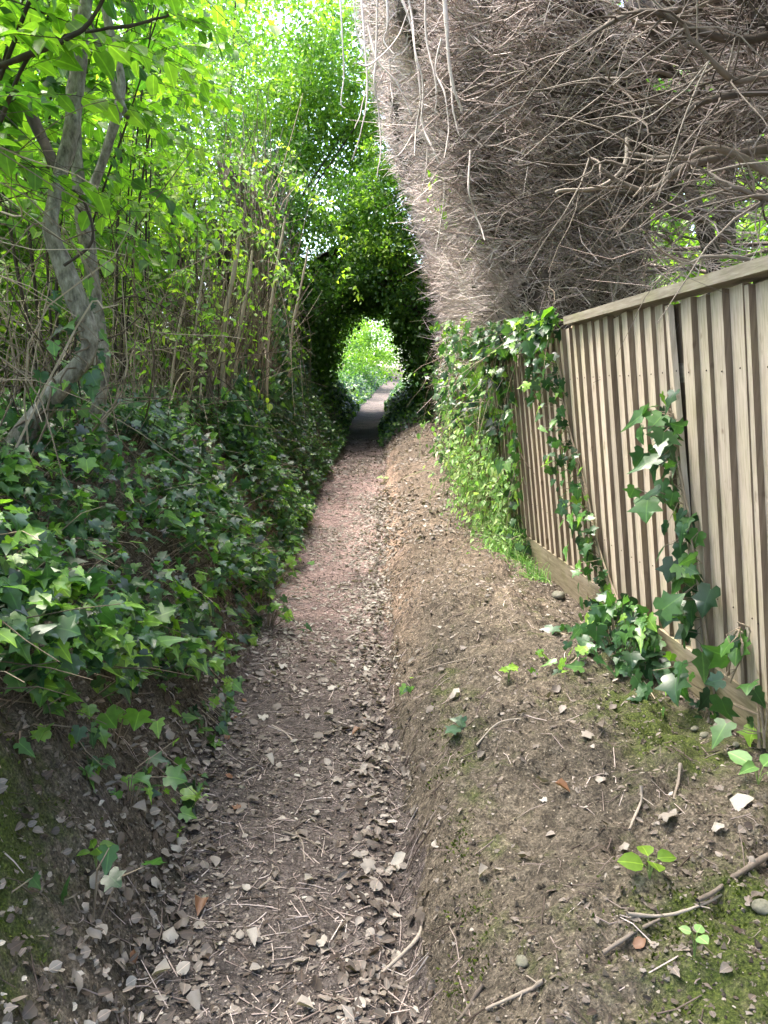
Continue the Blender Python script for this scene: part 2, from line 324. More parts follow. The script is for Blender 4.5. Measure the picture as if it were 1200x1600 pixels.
# ------------------------------------------------------------------ terrain
YT = np.arange(-20, 420, 0.1)
def table(pts):
    a = np.array(pts, float); v = np.interp(YT, a[:, 0], a[:, 1]); k = np.ones(19) / 19
    return np.convolve(np.pad(v, 9, mode='edge'), k, 'valid')
_zp = table([(-20, -.3), (0, 0), (4, .05), (7, .15), (11, .42), (16, .75), (27, 1.3), (45, 2.6), (60, 3.3), (420, 8)])
_xl = table([(-20, -.6), (1.6, -.61), (3.3, -.82), (7, -.98), (11, -1.06), (16, -.95), (27, -.88), (36, -.4), (45, .15), (60, 3.5), (420, 60)])
_xr = table([(-20, .1), (1.6, .10), (3.3, .07), (7, .0), (11, .0), (16, .0), (27, .12), (36, .6), (45, 1.3), (60, 4.8), (420, 62)])
_bz = table([(-20, .3), (2.5, .345), (6.7, .375), (9, .64), (12, .98), (16, 1.3), (27, 1.9), (45, 3.0), (60, 3.8), (420, 9)])
_bw = table([(-20, 1.3), (2.5, 1.38), (6.7, 1.10), (9, 1.0), (12, 1.2), (16, 1.15), (27, .9), (45, 1.2), (420, 2)])
_lw = table([(-20, 1.3), (4, 1.2), (9, .62), (16, .62), (27, .7), (60, 1.2), (420, 2)])
_lh = table([(-20, 1.35), (5, 1.35), (9, 1.2), (16, 1.0), (27, .8), (60, .5), (420, .3)])
def tb(a, y): return np.interp(y, YT, a)
def fence_x(y): return 1.453 - 0.0822 * (np.asarray(y) - 2.5)
def hground(x, y):
    x = np.asarray(x, float); y = np.asarray(y, float)
    zp, xl, xr = tb(_zp, y), tb(_xl, y), tb(_xr, y)
    wob = 0.10 * noise2(x * 0, y, 1.3, 3) + 0.05 * noise2(x, y, 4.5, 4)
    s = (x - xr + wob * .6) / tb(_bw, y); hr = tb(_bz, y) - zp
    pw = 3.0 + 2.2 * smooth(7, 4, y)
    rr = np.where(s < 1, 1 - (1 - np.clip(s, 0, 1)) ** pw, 1) * hr + .05 * np.clip(np.sin(np.clip(s, 0, 1) * 3.14), 0, 1) * smooth(9, 5, y) + np.clip(s - 1, 0, 40) * 0.02
    d = (xl - x + wob) / tb(_lw, y); hl = tb(_lh, y)
    rl = np.where(d < 1, 1 - (1 - np.clip(d, 0, 1)) ** 1.55, 1) * hl + np.clip(d - 1, 0, 40) * 0.03
    off = np.clip(np.maximum(s, d) / .22, 0, 1) * (1 - .72 * smooth(.78, .95, s) * smooth(9, 7.5, y))
    u = np.clip((x - xl) / (xr - xl), 0, 1)
    z = zp + np.maximum(rr, 0) + np.maximum(rl, 0) - 0.035 * np.sin(u * math.pi) * (1 - off)
    near = np.exp(-np.clip(y - 4, 0, 99) / 8) * (np.abs(x) < 8)
    z += off * (0.10 * noise2(x, y, 1.7, 5) + 0.075 * noise2(x, y, 5, 6)) + (0.25 + .75 * off) * (0.058 * noise2(x, y, 13, 7) + 0.036 * noise2(x, y, 31, 8) * near)
    crease = np.exp(-((s + .02) / .05) ** 2) * near; z -= crease * .045 * (1 + noise2(x, y, 6, 77))
    z += (0.5 + .5 * off) * near * 0.014 * noise2(x, y, 64, 9)
    return z
def gn(x, y, e=0.03):
    a = np.stack([-(hground(x + e, y) - hground(x - e, y)) / (2 * e), -(hground(x, y + e) - hground(x, y - e)) / (2 * e), np.ones_like(x)], -1)
    return nrm(a)
def ground_attrs(x, y):
    xl, xr = tb(_xl, y), tb(_xr, y); d = xl - x; s = (x - xr) / tb(_bw, y)
    moss = np.zeros_like(x)
    moss += 0.55 * np.exp(-((x - .95) / .42) ** 2 - ((y - 1.55) / .45) ** 2)       # corner by the fence
    moss += 0.72 * np.exp(-((d - .36) / .20) ** 2 - ((y - 1.5) / .75) ** 2)
    moss += 0.30 * np.exp(-((s - .18) / .10) ** 2) * np.exp(-((y - 3.0) / 1.6) ** 2)
    moss += 0.42 * np.exp(-((s - .75) / .2) ** 2 - ((y - 2.9) / .5) ** 2)
    moss += 0.20 * smooth(0.1, .5, s) * smooth(1.2, .8, s) * np.exp(-((y - 4.5) / 3) ** 2)
    rust_pathlight = smooth(3.6, 7.0, y) * smooth(16, 11, y) * 0.9 * (.75 + noise2(x, y, 1.1, 13)) + 0.12 * np.clip(noise2(x, y, 2.3, 12), 0, 1)  # daylight on the mid path put into the colour, plus faint mottling
    rust_pathlight = rust_pathlight * (1 - .75 * smooth(.0, .25, s)) * (1 - .6 * smooth(0, .2, d / tb(_lw, y)))
    return moss, np.clip(rust_pathlight, 0, 1)
def axis(parts):
    out = [np.arange(a, b, s) for a, b, s in parts]; return np.concatenate(out)
gx = np.concatenate([-np.geomspace(400, 3.2, 40), axis([(-3.1, -2.0, .05), (-2.0, 1.8, .019), (1.8, 3.2, .06)]), np.geomspace(3.25, 400, 40)])
gy = np.concatenate([-np.geomspace(300, 1.0, 24), axis([(-.9, 1.2, .07), (1.2, 4.6, .017), (4.6, 8, .035), (8, 18, .09), (18, 50, .3)]), np.geomspace(50.5, 415, 40)])
def grid_mesh(X, Y, Z, name, mat, attrs):
    ny, nx = X.shape
    idx = np.arange(nx * ny).reshape(ny, nx)
    f = np.stack([idx[:-1, :-1], idx[:-1, 1:], idx[1:, 1:], idx[1:, :-1]], -1).reshape(-1, 4)
    mb = MB(); mb.add(np.stack([X, Y, Z], -1).reshape(-1, 3), f)
    return mb.build(name, mat, None, True, attrs)
X, Y = np.meshgrid(gx, gy); Z = hground(X.ravel(), Y.ravel()).reshape(X.shape)
ms, ru = ground_attrs(X.ravel(), Y.ravel())
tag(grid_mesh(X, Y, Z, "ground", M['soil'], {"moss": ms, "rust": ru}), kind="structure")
py_ = np.concatenate([axis([(-3, 1.2, .1), (1.2, 4.6, .02), (4.6, 9, .04), (9, 18, .09), (18, 60, .3)])])
uu = np.linspace(-0.06, 1.06, 60)
PX = tb(_xl, py_)[:, None] * (1 - uu) + tb(_xr, py_)[:, None] * uu
PX += (np.abs(uu - .5) * 2)[None] ** 3 * (0.10 * noise2(uu * 3, py_[:, None], 1.0, 21)[:] + 0.06 * noise2(uu[None] * 2, py_[:, None], 6, 22))
PY = np.repeat(py_[:, None], len(uu), 1)
edge = np.clip(np.minimum(uu + .06, 1.06 - uu) / .12, 0, 1)[None]
PZ = hground(PX.ravel(), PY.ravel()).reshape(PX.shape) + 0.012 * edge - 0.010 * (1 - edge)
ms, ru = ground_attrs(PX.ravel(), PY.ravel())
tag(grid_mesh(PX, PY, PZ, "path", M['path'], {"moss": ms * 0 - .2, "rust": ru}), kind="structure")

# ------------------------------------------------------------------ wooden fence
LEAN = 0.112; FL = math.sqrt(1)
def side_x(y): return np.where(np.asarray(y) < 7.5, fence_x(y), np.interp(y, [7.5, 9.5, 12, 16], [float(fence_x(7.5)), 1.02, 1.2, 1.35]))
def fz(y): return 0.353 + 0.0074 * (np.asarray(y) - 2.5)
def fpt(y, h, off=0.0):
    """point on the leaning fence: distance y along, h up the boards, off towards the path"""
    y = np.asarray(y, float); h = np.asarray(h, float) + 0 * y
    return np.stack([fence_x(y) - h * math.tan(LEAN) - off, y - 0 * h, fz(y) + h], -1)
def fbox(mb, y0, y1, h0, h1, o0, o1, tone=.5, taper=None, skew=0.0, nseg=1, edge=False):
    """box on the fence: o0 back, o1 front offset; taper = front offset at the y1 edge"""
    o1b = o1 if taper is None else taper
    V = []
    hs = np.linspace(h0, h1, nseg + 1)
    for h in hs:
        k = skew * (h - h0) / max(h1 - h0, 1e-6)
        for y, o in ((y0, o0), (y1, o0), (y1, o1b), (y0, o1)): V.append(fpt(y + k, h, o))
    F = [(0, 1, 2, 3)[::-1]]
    for i in range(nseg):
        a, b = i * 4, i * 4 + 4
        F += [(a + j, a + (j + 1) % 4, b + (j + 1) % 4, b + j) for j in range(4)]
    e = nseg * 4; F.append((e, e + 1, e + 2, e + 3)); F = np.array(F)
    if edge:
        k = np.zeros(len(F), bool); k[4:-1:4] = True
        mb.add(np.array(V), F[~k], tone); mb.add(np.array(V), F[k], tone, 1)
    else: mb.add(np.array(V), F, tone)
fence = thing("wooden_fence", (float(fence_x(5)), 5, 0.35), "tall closeboard wooden fence leaning over the earth bank beside the path", "fence")
BAYS = [(0.95, 2.75), (2.75, 4.62), (4.62, 6.85), (6.85, 8.9)]
for bi, (ya, yb) in enumerate(BAYS):
    mb = MB(); pitch = 0.125; y = ya + .01
    while y < yb - .03:
        tn = float(np.clip(rng.normal(.55, .28), 0, 1)); dj = U(-.004, .004); top = 1.68 + U(-.012, .006)
        sk = U(-.012, .012)
        if not (abs(y - 3.30) < pitch * .45):
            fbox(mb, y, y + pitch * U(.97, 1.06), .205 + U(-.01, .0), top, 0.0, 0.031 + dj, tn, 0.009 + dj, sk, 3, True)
        for hh_ in (.49, 1.39):
            c_ = fpt(y + pitch * .35 + U(-.008, .008), hh_ + U(-.01, .01), .026 + dj); a_ = np.linspace(0, 6.28, 7)[:-1]; mb.add(np.stack([c_ + [-.004, 0, 0]] + [c_ + [0, .0045 * math.cos(q), .0045 * math.sin(q)] for q in a_]), np.array([(0, 1 + q, 1 + (q + 1) % 6) for q in range(6)]), .2, 2)
        y += pitch
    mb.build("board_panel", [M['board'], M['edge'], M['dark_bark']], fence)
    g = MB(); fbox(g, ya + .004, yb - .004, -.25, .198, -.012, .026 + (.006 if bi % 2 else 0), .5); g.build("gravel_board", M['kick'], fence)
    p = MB(); fbox(p, yb - .05, yb + .05, -.4, 1.74, -.125, -.032, .4); p.build("post", M['rail'], fence)
    for h in (.45, 1.35):
        r = MB(); fbox(r, ya + .06, yb - .06, h, h + .08, -.075, -.006, .4); r.build("cross_rail", M['rail'], fence)
fb = MB(); fbox(fb, 3.225, 3.385, .205, 1.67, -.030, -.010, .3); fb.build("backing_board", M['edge'], fence)
lb = MB(); fbox(lb, 3.235, 3.335, .205, 1.665, .012, .037, .75, .015, .085, 4)
lo = lb.build("loose_board", M['board'], fence); lo["label"] = "split board leaning out of line from its neighbours"
cp = MB(); fbox(cp, 0.95, 4.615, 1.690, 1.733, -.045, .062, .7); cp.build("capping_rail", M['rail'], fence)

# ------------------------------------------------------------------ dead conifer hedge behind the fence
def hb(y): return np.interp(y, [-8, 0, 2, 5, 8, 12, 16, 18], [1.9, 1.6, 1.38, 1.2, 1.06, 1.26, 1.46, 1.55])
def hface(y, z):
    """the clipped face, leaning out over the path as it rises"""
    k = np.clip(z - 2.1, 0, 99)
    return hb(y) - 0.315 * k + 0.009 * k ** 2
def hinset(y, z):
    """near end is open: the dense growth sits further in"""
    return 0.95 * smooth(7.0, 4.6, y) * (0.35 + .65 * smooth(4.6, 2.6, z)) + 0.10
def htop(y): return np.clip(2.0 + .47 * np.asarray(y, float), 4.0, 8.6) + .4 * noise2(y, 0 * np.asarray(y), .8, 55)
hedge = thing("dead_conifer_hedge", (1.9, 8, 0.5), "huge brown hedge of bare dead conifer twigs leaning over the path", "hedge")
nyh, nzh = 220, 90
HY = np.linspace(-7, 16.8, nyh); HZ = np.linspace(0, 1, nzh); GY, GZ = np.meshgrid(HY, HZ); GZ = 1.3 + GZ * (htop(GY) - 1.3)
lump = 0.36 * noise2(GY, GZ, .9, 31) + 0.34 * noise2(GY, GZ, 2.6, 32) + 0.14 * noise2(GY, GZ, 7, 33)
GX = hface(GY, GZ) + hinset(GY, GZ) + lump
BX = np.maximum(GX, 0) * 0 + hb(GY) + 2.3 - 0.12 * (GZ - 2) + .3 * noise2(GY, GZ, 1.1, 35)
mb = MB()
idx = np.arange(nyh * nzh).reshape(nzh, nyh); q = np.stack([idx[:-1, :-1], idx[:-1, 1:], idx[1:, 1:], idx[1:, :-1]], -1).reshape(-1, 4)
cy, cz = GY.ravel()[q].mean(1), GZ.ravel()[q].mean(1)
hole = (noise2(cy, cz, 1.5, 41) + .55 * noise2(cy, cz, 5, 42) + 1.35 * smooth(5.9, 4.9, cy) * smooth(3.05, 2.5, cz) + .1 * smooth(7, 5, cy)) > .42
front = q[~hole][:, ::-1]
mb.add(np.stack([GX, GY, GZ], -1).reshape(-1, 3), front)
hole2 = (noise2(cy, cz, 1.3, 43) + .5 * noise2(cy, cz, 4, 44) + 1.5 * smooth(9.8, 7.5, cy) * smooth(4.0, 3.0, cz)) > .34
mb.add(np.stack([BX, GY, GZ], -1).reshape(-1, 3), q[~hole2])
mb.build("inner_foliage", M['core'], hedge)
def hedge_twigs(n, ylo, yhi, zlo, zhi, inset, Lr, rad, zpow=1.0, tone=(.15, .95), out=1.0):
    y = U(ylo, yhi, n); z = zlo + (zhi - zlo) * U(0, 1, n) ** zpow
    clump = noise2(y, z, 3.2, 51) + .6 * noise2(y, z, 9, 52); keep = U(-.5, .5, n) < clump * 1.6 + .18; keep &= z < htop(y) + .1; keep &= U(0, 1, len(y)) > .8 * smooth(5.4, 4.6, y) * smooth(2.95, 2.5, z); y, z = y[keep], z[keep]; n = len(y)
    x = hface(y, z) + hinset(y, z) * inset + .36 * noise2(y, z, .9, 31) + .34 * noise2(y, z, 2.6, 32) + U(-.1, .14, n)
    D = nrm(np.stack([-out * U(.25, 1.0, n), .42 * rng.normal(size=n), .38 * rng.normal(size=n) + .10], -1))
    L = U(Lr[0], Lr[1], n) * (1 + .5 * (U(0, 1, n) > .9))
    P = curves(np.stack([x, y, z], -1), D, L, U(-.35, .3, n), 4, .14)
    r = (rad + .00045 * y)[:, None] * U(.6, 1.35, n)[:, None] * np.array([1, .8, .6, .3])[None]
    tn = np.clip(.5 * (tone[0] + tone[1]) + .5 * (tone[1] - tone[0]) * rng.normal(size=n) * .5 + noise2(y, z, 1.4, 53) * .35 + .15 * smooth(5, 8, y), 0, 1)
    tubes(tw, P, r, 3, tn)
tw = MB()
hedge_twigs(52000, 6.0, 16.9, 1.6, 8.5, 1.0, (.08, .27), .0020, 1, (.35, 1.0))
hedge_twigs(4000, 6.0, 16.9, 1.6, 8.5, 1.0, (.2, .5), .0022, 1, (.5, 1.0))
hedge_twigs(17000, 6.0, 11.5, 1.8, 6.0, 1.0, (.07, .22), .0020, 1, (.3, 1.0))
hedge_twigs(30000, 1.8, 7.0, 2.2, 5.2, 0.75, (.07, .26), .0017, 1.15, (.2, .95))
hedge_twigs(3000, 2.0, 6.8, 1.9, 4.0, 0.35, (.12, .4), .0015, 1.2, (.0, .7))
tw.build("twig_foliage", M['twig'], hedge)
# long bare limbs reaching out of the open near end, each with side twigs
def hedge_branch(root, tip, r0, sag=.1, ntw=14, tone=.5):
    mb = MB(); root, tip = np.array(root), np.array(tip); mid = (root + tip) / 2 + np.array([0, U(-.15, .15), -sag]) + rng.normal(size=3) * .06
    q3 = root * .25 + tip * .75 + np.array([0, 0, -sag * .6]) + rng.normal(size=3) * .06
    P = limb(mb, [root, mid, q3, tip], r0, r0 * .28, 18, 6, .006, tone)
    k = rng.integers(4, 18, ntw); ax = nrm(tip - root)
    D = nrm(ax * U(.2, 1, (ntw, 1)) + rng.normal(size=(ntw, 3)) * .65 + np.array([0, -.15, -.1]))
    tubes(mb, curves(P[k], D, U(.15, .6, ntw), U(-.2, .4, ntw), 5, .08), r0 * .32 * np.linspace(1, .3, 5)[None] * U(.5, 1, ntw)[:, None], 4, np.clip(tone + U(-.25, .2, ntw), 0, 1))
    mb.build("branch", M['limb'], hedge)
for px, py, yd, tx, ty, td, r in [   # root and tip as read against the photograph
    (1330, 10, 3.6, 930, 45, 3.5, .016), (1300, 55, 3.3, 1060, 42, 3.0, .013), (1320, 90, 4.2, 950, 128, 4.0, .015), (1310, 170, 4.6, 960, 130, 4.2, .013),
    (1290, 220, 4.0, 930, 260, 4.0, .019), (1300, 265, 4.8, 890, 305, 4.6, .015), (1250, 300, 3.8, 990, 230, 3.7, .014), (1330, 330, 5.0, 1000, 300, 5.0, .016),
    (1270, 140, 3.4, 1010, 175, 3.3, .012), (1340, 200, 5.2, 900, 190, 5.2, .018), (1300, 360, 5.4, 930, 330, 5.6, .014), (1210, 380, 5.0, 960, 400, 5.6, .012),
    (1120, 430, 5.8, 900, 425, 6.4, .013), (1040, 420, 5.6, 860, 380, 6.6, .015), (1015, 300, 5.2, 930, 430, 5.6, .02), (1240, 240, 3.1, 1080, 268, 3.0, .012),
    (1160, 20, 4.4, 830, 120, 5.2, .017), (1110, 180, 5.0, 800, 250, 6.2, .014), (1050, 90, 5.4, 790, 160, 6.6, .015), (1130, 250, 5.5, 830, 330, 6.4, .014), (1000, 20, 5.5, 760, 90, 7.0, .016)]:
    hedge_branch(at(px, py, yd), at(tx, ty, td), r * 1.45, U(-.06, .12), 16, U(.3, .75))
for k in range(13):
    py = U(-20, 420); px = U(960, 1230); yd = U(3.4, 5.8); ln = U(130, 330); tl_ = U(-.05, .22)
    hedge_branch(at(px + ln * .5, py - ln * .5 * tl_, yd), at(px - ln * .5, py + ln * .5 * tl_ + U(-10, 25), yd - U(0, .5)), U(.008, .015), U(-.04, .12), 14, U(.05, .8))
cb = MB(); limb(cb, [at(980, 215, 4.3), at(975, 260, 4.25), at(935, 293, 4.2), at(880, 297, 4.15), at(868, 302, 4.15)], .012, .008, 22, 7, 0, .95); x = cb.build("branch", M['limb'], hedge); x["label"] = "pale barkless branch hooked downwards at its end"
for k in range(14):
    y = U(2.6, 7.2); z = U(2.2, 4.8); x = float(hface(y, z))
    hedge_branch((x + U(1.0, 1.9), y + U(-.2, .9), z + U(-.3, .5)), (x + U(-.02, .35), y - U(.0, .7), z + U(-.25, .3)), U(.008, .017), U(-.1, .15), 12, U(.1, .7))
for y0, x0, r0 in ((3.4, 3.0, .10), (5.6, 2.55, .09), (7.6, 2.6, .11), (9.7, 2.5, .10), (12, 2.5, .11), (14.4, 2.6, .1)):
    mb = MB(); limb(mb, [(x0, y0, .2), (x0 - .1, y0 + .1, 2.0), (x0 - .3, y0, 4.2), (x0 - .5, y0 - .1, 7)], r0, r0 * .5, 26, 9, .006); mb.build("trunk", M['dark_bark'], hedge)
mb = MB(); limb(mb, [at(1125, 520, 5.0), at(1112, 400, 5.0), at(1092, 330, 5.05), at(1075, 270, 5.2)], .055, .035, 22, 8, .004); mb.build("trunk", M['dark_bark'], hedge)
# green sprouts on the dead face
sp = MB()
for px, py, yd, n, s in ((770, 92, 6.2, 3, .12), (720, 140, 7.4, 6, .08), (852, 388, 6.8, 4, .06), (745, 290, 8, 14, .05), (765, 330, 7.8, 16, .055), (720, 505, 8, 10, .06)):
    c = at(px, py, yd); c[0] = float(hface(c[1], c[2])) - .12 if py > 200 else c[0]
    leaves(sp, OVATE, c + rng.normal(size=(n, 3)) * .07, nrm(rng.normal(size=(n, 3)) + [-.5, -.5, -.3]), nrm(rng.normal(size=(n, 3)) * .5 + [-.5, -.6, .6]), s * U(.7, 1.2, n), U(.6, 1, n))
sp.build("green_sprout_leaves", M['hazel'], hedge)

# dead climber hanging in front of the hedge face
def hedge_hit(px, py):
    for yd in np.arange(3.0, 9.5, .1):
        p = at(px, py, yd)
        if p[0] > float(hface(yd, p[2])) - .16: return yd
    return 9.5
vine = thing("dead_climber", (0.1, 9.5, 6.8), "pale leafless climber stems dangling from the top of the dead hedge", "climber")
for pts, yd, r in [
    ([(528, -60), (535, 60), (537, 120), (533, 160), (540, 170)], 9, .007), ([(560, -60), (570, 70), (573, 150), (562, 210), (548, 250)], 9, .008),
    ([(590, -60), (588, 80), (585, 130), (592, 180), (595, 240), (590, 280)], 9, .007), ([(575, 40), (590, 95), (620, 130), (645, 180)], 9, .009),
    ([(610, -40), (640, 30), (650, 90), (658, 150), (652, 200), (651, 240)], 8.5, .008), ([(625, -60), (642, 20), (648, 80), (660, 130), (655, 190)], 8.5, .007),
    ([(665, -40), (666, 60), (680, 130), (680, 180)], 8, .006), ([(660, 150), (662, 200), (680, 240), (695, 280), (690, 340), (682, 390)], 8, .007),
    ([(690, -60), (698, 40), (702, 90), (712, 140), (724, 170)], 7.6, .010), ([(705, 120), (708, 180), (715, 210)], 7.6, .006),
    ([(606, 20), (610, 130), (612, 160), (608, 190)], 8.8, .005), ([(735, 235), (733, 300), (745, 335), (758, 370)], 7.2, .006),
    ([(560, 100), (580, 100), (620, 60), (640, 10)], 9, .005), ([(552, -60), (556, 40), (575, 110), (566, 170), (556, 200)], 9.2, .006),
    ([(668, 230), (665, 270), (658, 305)], 8, .005), ([(645, 210), (625, 240), (605, 250)], 8.6, .006), ([(600, -60), (606, 30), (600, 60), (615, 80)], 9, .007),
    ([(690, 60), (680, 110), (695, 150), (700, 200), (694, 250)], 8, .005)]:
    yv = min(hedge_hit(*q_) for q_ in pts) - .1; mb = MB(); limb(mb, [at(a, b, yv + U(-.06, .06)) for a, b in pts], r * 1.5, r * .8, 24, 5, .003, U(.85, 1)); mb.build("stem", M['twig'], vine)

# ------------------------------------------------------------------ ivy builders
def back(y): return -.42 * smooth(9.5, 14, y)
def ivy_vary(kind):
    V, F = ivy_template(); V = V.copy(); r_ = np.random.default_rng(700 + kind); side = V[:, 0] != 0
    V[side, 0] *= [1, .82, 1.1, .7][kind]; V[[6, 7, 13, 14], :2] *= [1, .85, 1.12, .9][kind]; V[2, 1] *= [1, 1.15, .9, 1.3][kind]; V[3:, :2] += r_.uniform(-.04, .04, V[3:, :2].shape); V[:, 2] += .10 * np.sin(V[:, 0] * 5 + kind * 2) * V[:, 1]
    return V, F
IVIES = [ivy_vary(k) for k in range(4)]
def ivy_on(mb, P, Nn, size, down, tone, T=IVY, jit=.45):
    n = len(P); D = nrm(np.broadcast_to(np.asarray(down, float), (n, 3)) + rng.normal(size=(n, 3)) * .55); NN = nrm(np.broadcast_to(Nn, (n, 3)) + rng.normal(size=(n, 3)) * jit)
    if T is not IVY: leaves(mb, T, P, D, NN, size, tone); return
    size = np.broadcast_to(size, (n,)); tone = np.broadcast_to(tone, (n,)); k = rng.integers(0, 4, n)
    for q in range(4): m = k == q; leaves(mb, IVIES[q], P[m], D[m], NN[m], size[m], tone[m])
def ivy_tone(n, young=.16): return np.where(U(0, 1, n) < young, U(.76, 1, n), np.clip(rng.normal(.40, .23, n), 0, .75))

# ivy carpet over the bank beside the path
n = 44000
yy = 0.9 + 15.5 * U(0, 1, n) ** 1.35
dmin = np.interp(yy, [.9, 1.6, 2.4, 3.3, 4.5, 5.7, 8, 12, 17], [.75, .6, .38, .25, .12, .02, -.05, -.04, -.02]) + .22 * noise2(yy * 0, yy, 1.9, 61) + .10 * noise2(yy * 0, yy, 6, 62)
dmax = np.interp(yy, [.9, 4, 8, 17], [2.3, 1.9, 1.0, .9])
dd = dmin + (dmax - dmin) * U(0, 1, n) ** 1.15
xx = tb(_xl, yy) - dd
dens = noise2(xx, yy, 2.4, 63) + .6 * noise2(xx, yy, 6, 64); keep = dens > -.24 + U(-.1, .40, n) + .55 * smooth(6, 3, yy) * smooth(.55, 1.2, dd); xx, yy, dd, dmin = xx[keep], yy[keep], dd[keep], dmin[keep]; n = len(xx)
zz = hground(xx, yy); G = gn(xx, yy, .08)
lift = .02 + .20 * U(0, 1, n) ** 1.8 + .16 * (noise2(xx, yy, 2.4, 65) + .5) + .10 * noise2(xx, yy, 6, 66)
P = np.stack([xx, yy, zz], -1) + G * lift[:, None] * np.array([.8, .5, 1]) + np.array([.03, 0, 0])
size = np.interp(yy, [1, 4, 9, 16], [.066, .058, .052, .052]) * np.where(U(0, 1, n) < .12, 1.45, 1) * U(.4, 1.25, n)
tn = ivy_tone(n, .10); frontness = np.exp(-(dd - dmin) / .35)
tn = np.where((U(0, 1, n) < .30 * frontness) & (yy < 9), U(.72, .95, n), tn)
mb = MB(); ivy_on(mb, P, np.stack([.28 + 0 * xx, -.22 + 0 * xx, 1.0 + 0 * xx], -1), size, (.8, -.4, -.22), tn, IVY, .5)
k = rng.choice(n, 5000, False); B = np.stack([xx, yy, zz], -1)[k]
Pm = np.stack([B, B * .4 + P[k] * .6 + rng.normal(size=(5000, 3)) * .012, P[k]], 1); tubes(mb, Pm, np.array([[.0022, .0018, .0012]]), 3, U(.1, .7, 5000), 1)
k = rng.choice(n, 2600, False); B = np.stack([xx, yy, zz + .015], -1)[k]
tubes(mb, curves(B, nrm(np.stack([U(-.4, 1, 2600), U(-1, 1, 2600), U(-.3, .9, 2600)], -1)), U(.15, .55, 2600), .3, 5, .12), np.array([[.003, .0026, .0022, .002, .0014]]), 3, U(.1, .85, 2600), 1)
tag(mb.build("ivy", [M['ivy'], M['stem']]), "glossy dark ivy carpeting the earth bank beside the path", "ivy", None, "stuff")

n = 900; yy = 1.3 + 5.5 * U(0, 1, n); dm = np.interp(yy, [.9, 1.6, 2.4, 3.3, 4.5, 5.7, 8], [.75, .6, .38, .25, .12, .02, -.05]); dd = dm + .08 - .42 * U(0, 1, n) ** 1.4
xx = tb(_xl, yy) - np.maximum(dd, -.04); k = noise2(xx, yy, 4, 67) > .0; xx, yy = xx[k], yy[k]; n = len(xx)
mb = MB(); P = np.stack([xx, yy, hground(xx, yy) + .015 + .07 * U(0, 1, n) ** 2], -1); ivy_on(mb, P, np.array([[.4, -.3, .9]]) + np.zeros((n, 3)), .058 * U(.4, 1.3, n), (.7, -.4, -.4), np.where(U(0, 1, n) < .4, U(.74, .95, n), ivy_tone(n, .1)))
tubes(mb, np.stack([P + np.stack([-.12 - .15 * U(0, 1, n), .05 * rng.normal(size=n), .06 + .1 * U(0, 1, n)], -1), P + [-.05, 0, .05], P], 1), np.array([[.0022, .0018, .0012]]), 3, U(.2, .7, n), 1)
tag(mb.build("ivy", [M['ivy'], M['stem']]), "loose trailing ivy leaves along the ragged lower edge of the bank ivy", "ivy", None, "stuff")
n = 16000; yy = 15 + 31 * U(0, 1, n) ** 1.1; sd_ = np.where(U(0, 1, n) < .55, -1, 1); dd = -.06 + 1.25 * U(0, 1, n) ** 1.3 + .15 * noise2(yy * 0 + sd_ * 9, yy, 1.4, 68)
xx = np.where(sd_ < 0, tb(_xl, yy) - dd, tb(_xr, yy) + dd); k = noise2(xx, yy, 1.6, 69) > -.34; xx, yy, sd_ = xx[k], yy[k], sd_[k]; n = len(xx)
mb = MB(); ivy_on(mb, np.stack([xx, yy, hground(xx, yy) + .02 + .22 * U(0, 1, n) ** 1.5], -1), np.stack([-.5 * sd_, -.5 + 0 * xx, 1 + 0 * xx], -1), np.interp(yy, [15, 45], [.075, .12]) * U(.5, 1.25, n), (0, -.5, -.5), ivy_tone(n, .2), IVY, .5)
tag(mb.build("ivy", M['ivy']), "ivy and low growth on both banks inside and beyond the tunnel", "ivy", None, "stuff")

# stray ivy shoots hanging over the bare lower part of the bank
for k_, (px, py, yd, lab) in enumerate([(190, 1075, 2.75, "ivy shoot with one big green leaf hanging over the bare bank edge"), (60, 1150, 2.3, "sparse ivy shoot low on the dark bare bank above moss"),
        (160, 1365, 1.95, "small ivy seedling at the foot of the mossy bank beside dead leaves"), (20, 1415, 1.75, "single pale ivy leaf on the mossy bank corner"), (440, 850, 6.2, "bright ivy shoot spilling onto the reddish path edge"),
        (215, 1215, 2.5, "pale ivy leaves trailing at the bottom of the bare bank"), (430, 895, 5.2, "low dark ivy tuft lying on the path edge")]):
    c = at(px, py, yd); gz = float(hground(c[0], c[1])); c[2] = max(gz + .03, min(c[2], gz + .16))
    t = thing("ivy_shoot", (c[0], c[1], gz), lab, "ivy")
    n = [5, 9, 4, 2, 16, 6, 22][k_]
    Pp = c + rng.normal(size=(n, 3)) * np.array([.07, .08, .03]) * (1.8 if n > 12 else 1) + np.array([0, 0, .02]); mb = MB()
    ivy_on(mb, Pp, np.array([[.3, -.4, .9]]) + np.zeros((n, 3)), U(.04, .075, n) * (1.5 if k_ == 0 else 1), (.5, -.5, -.3), U(.7, 1, n) if k_ in (0, 4) else ivy_tone(n, .3)); mb.build("leaves", M['ivy'], t)
    st = MB(); B = np.stack([Pp * 0 + [c[0] - .06, c[1] + .05, gz - .02], (Pp + [c[0] - .05, c[1], c[2]]) / 2, Pp], 1); tubes(st, B, np.array([[.003, .0025, .0015]]), 4, .5); st.build("vine", M['stem'], t)

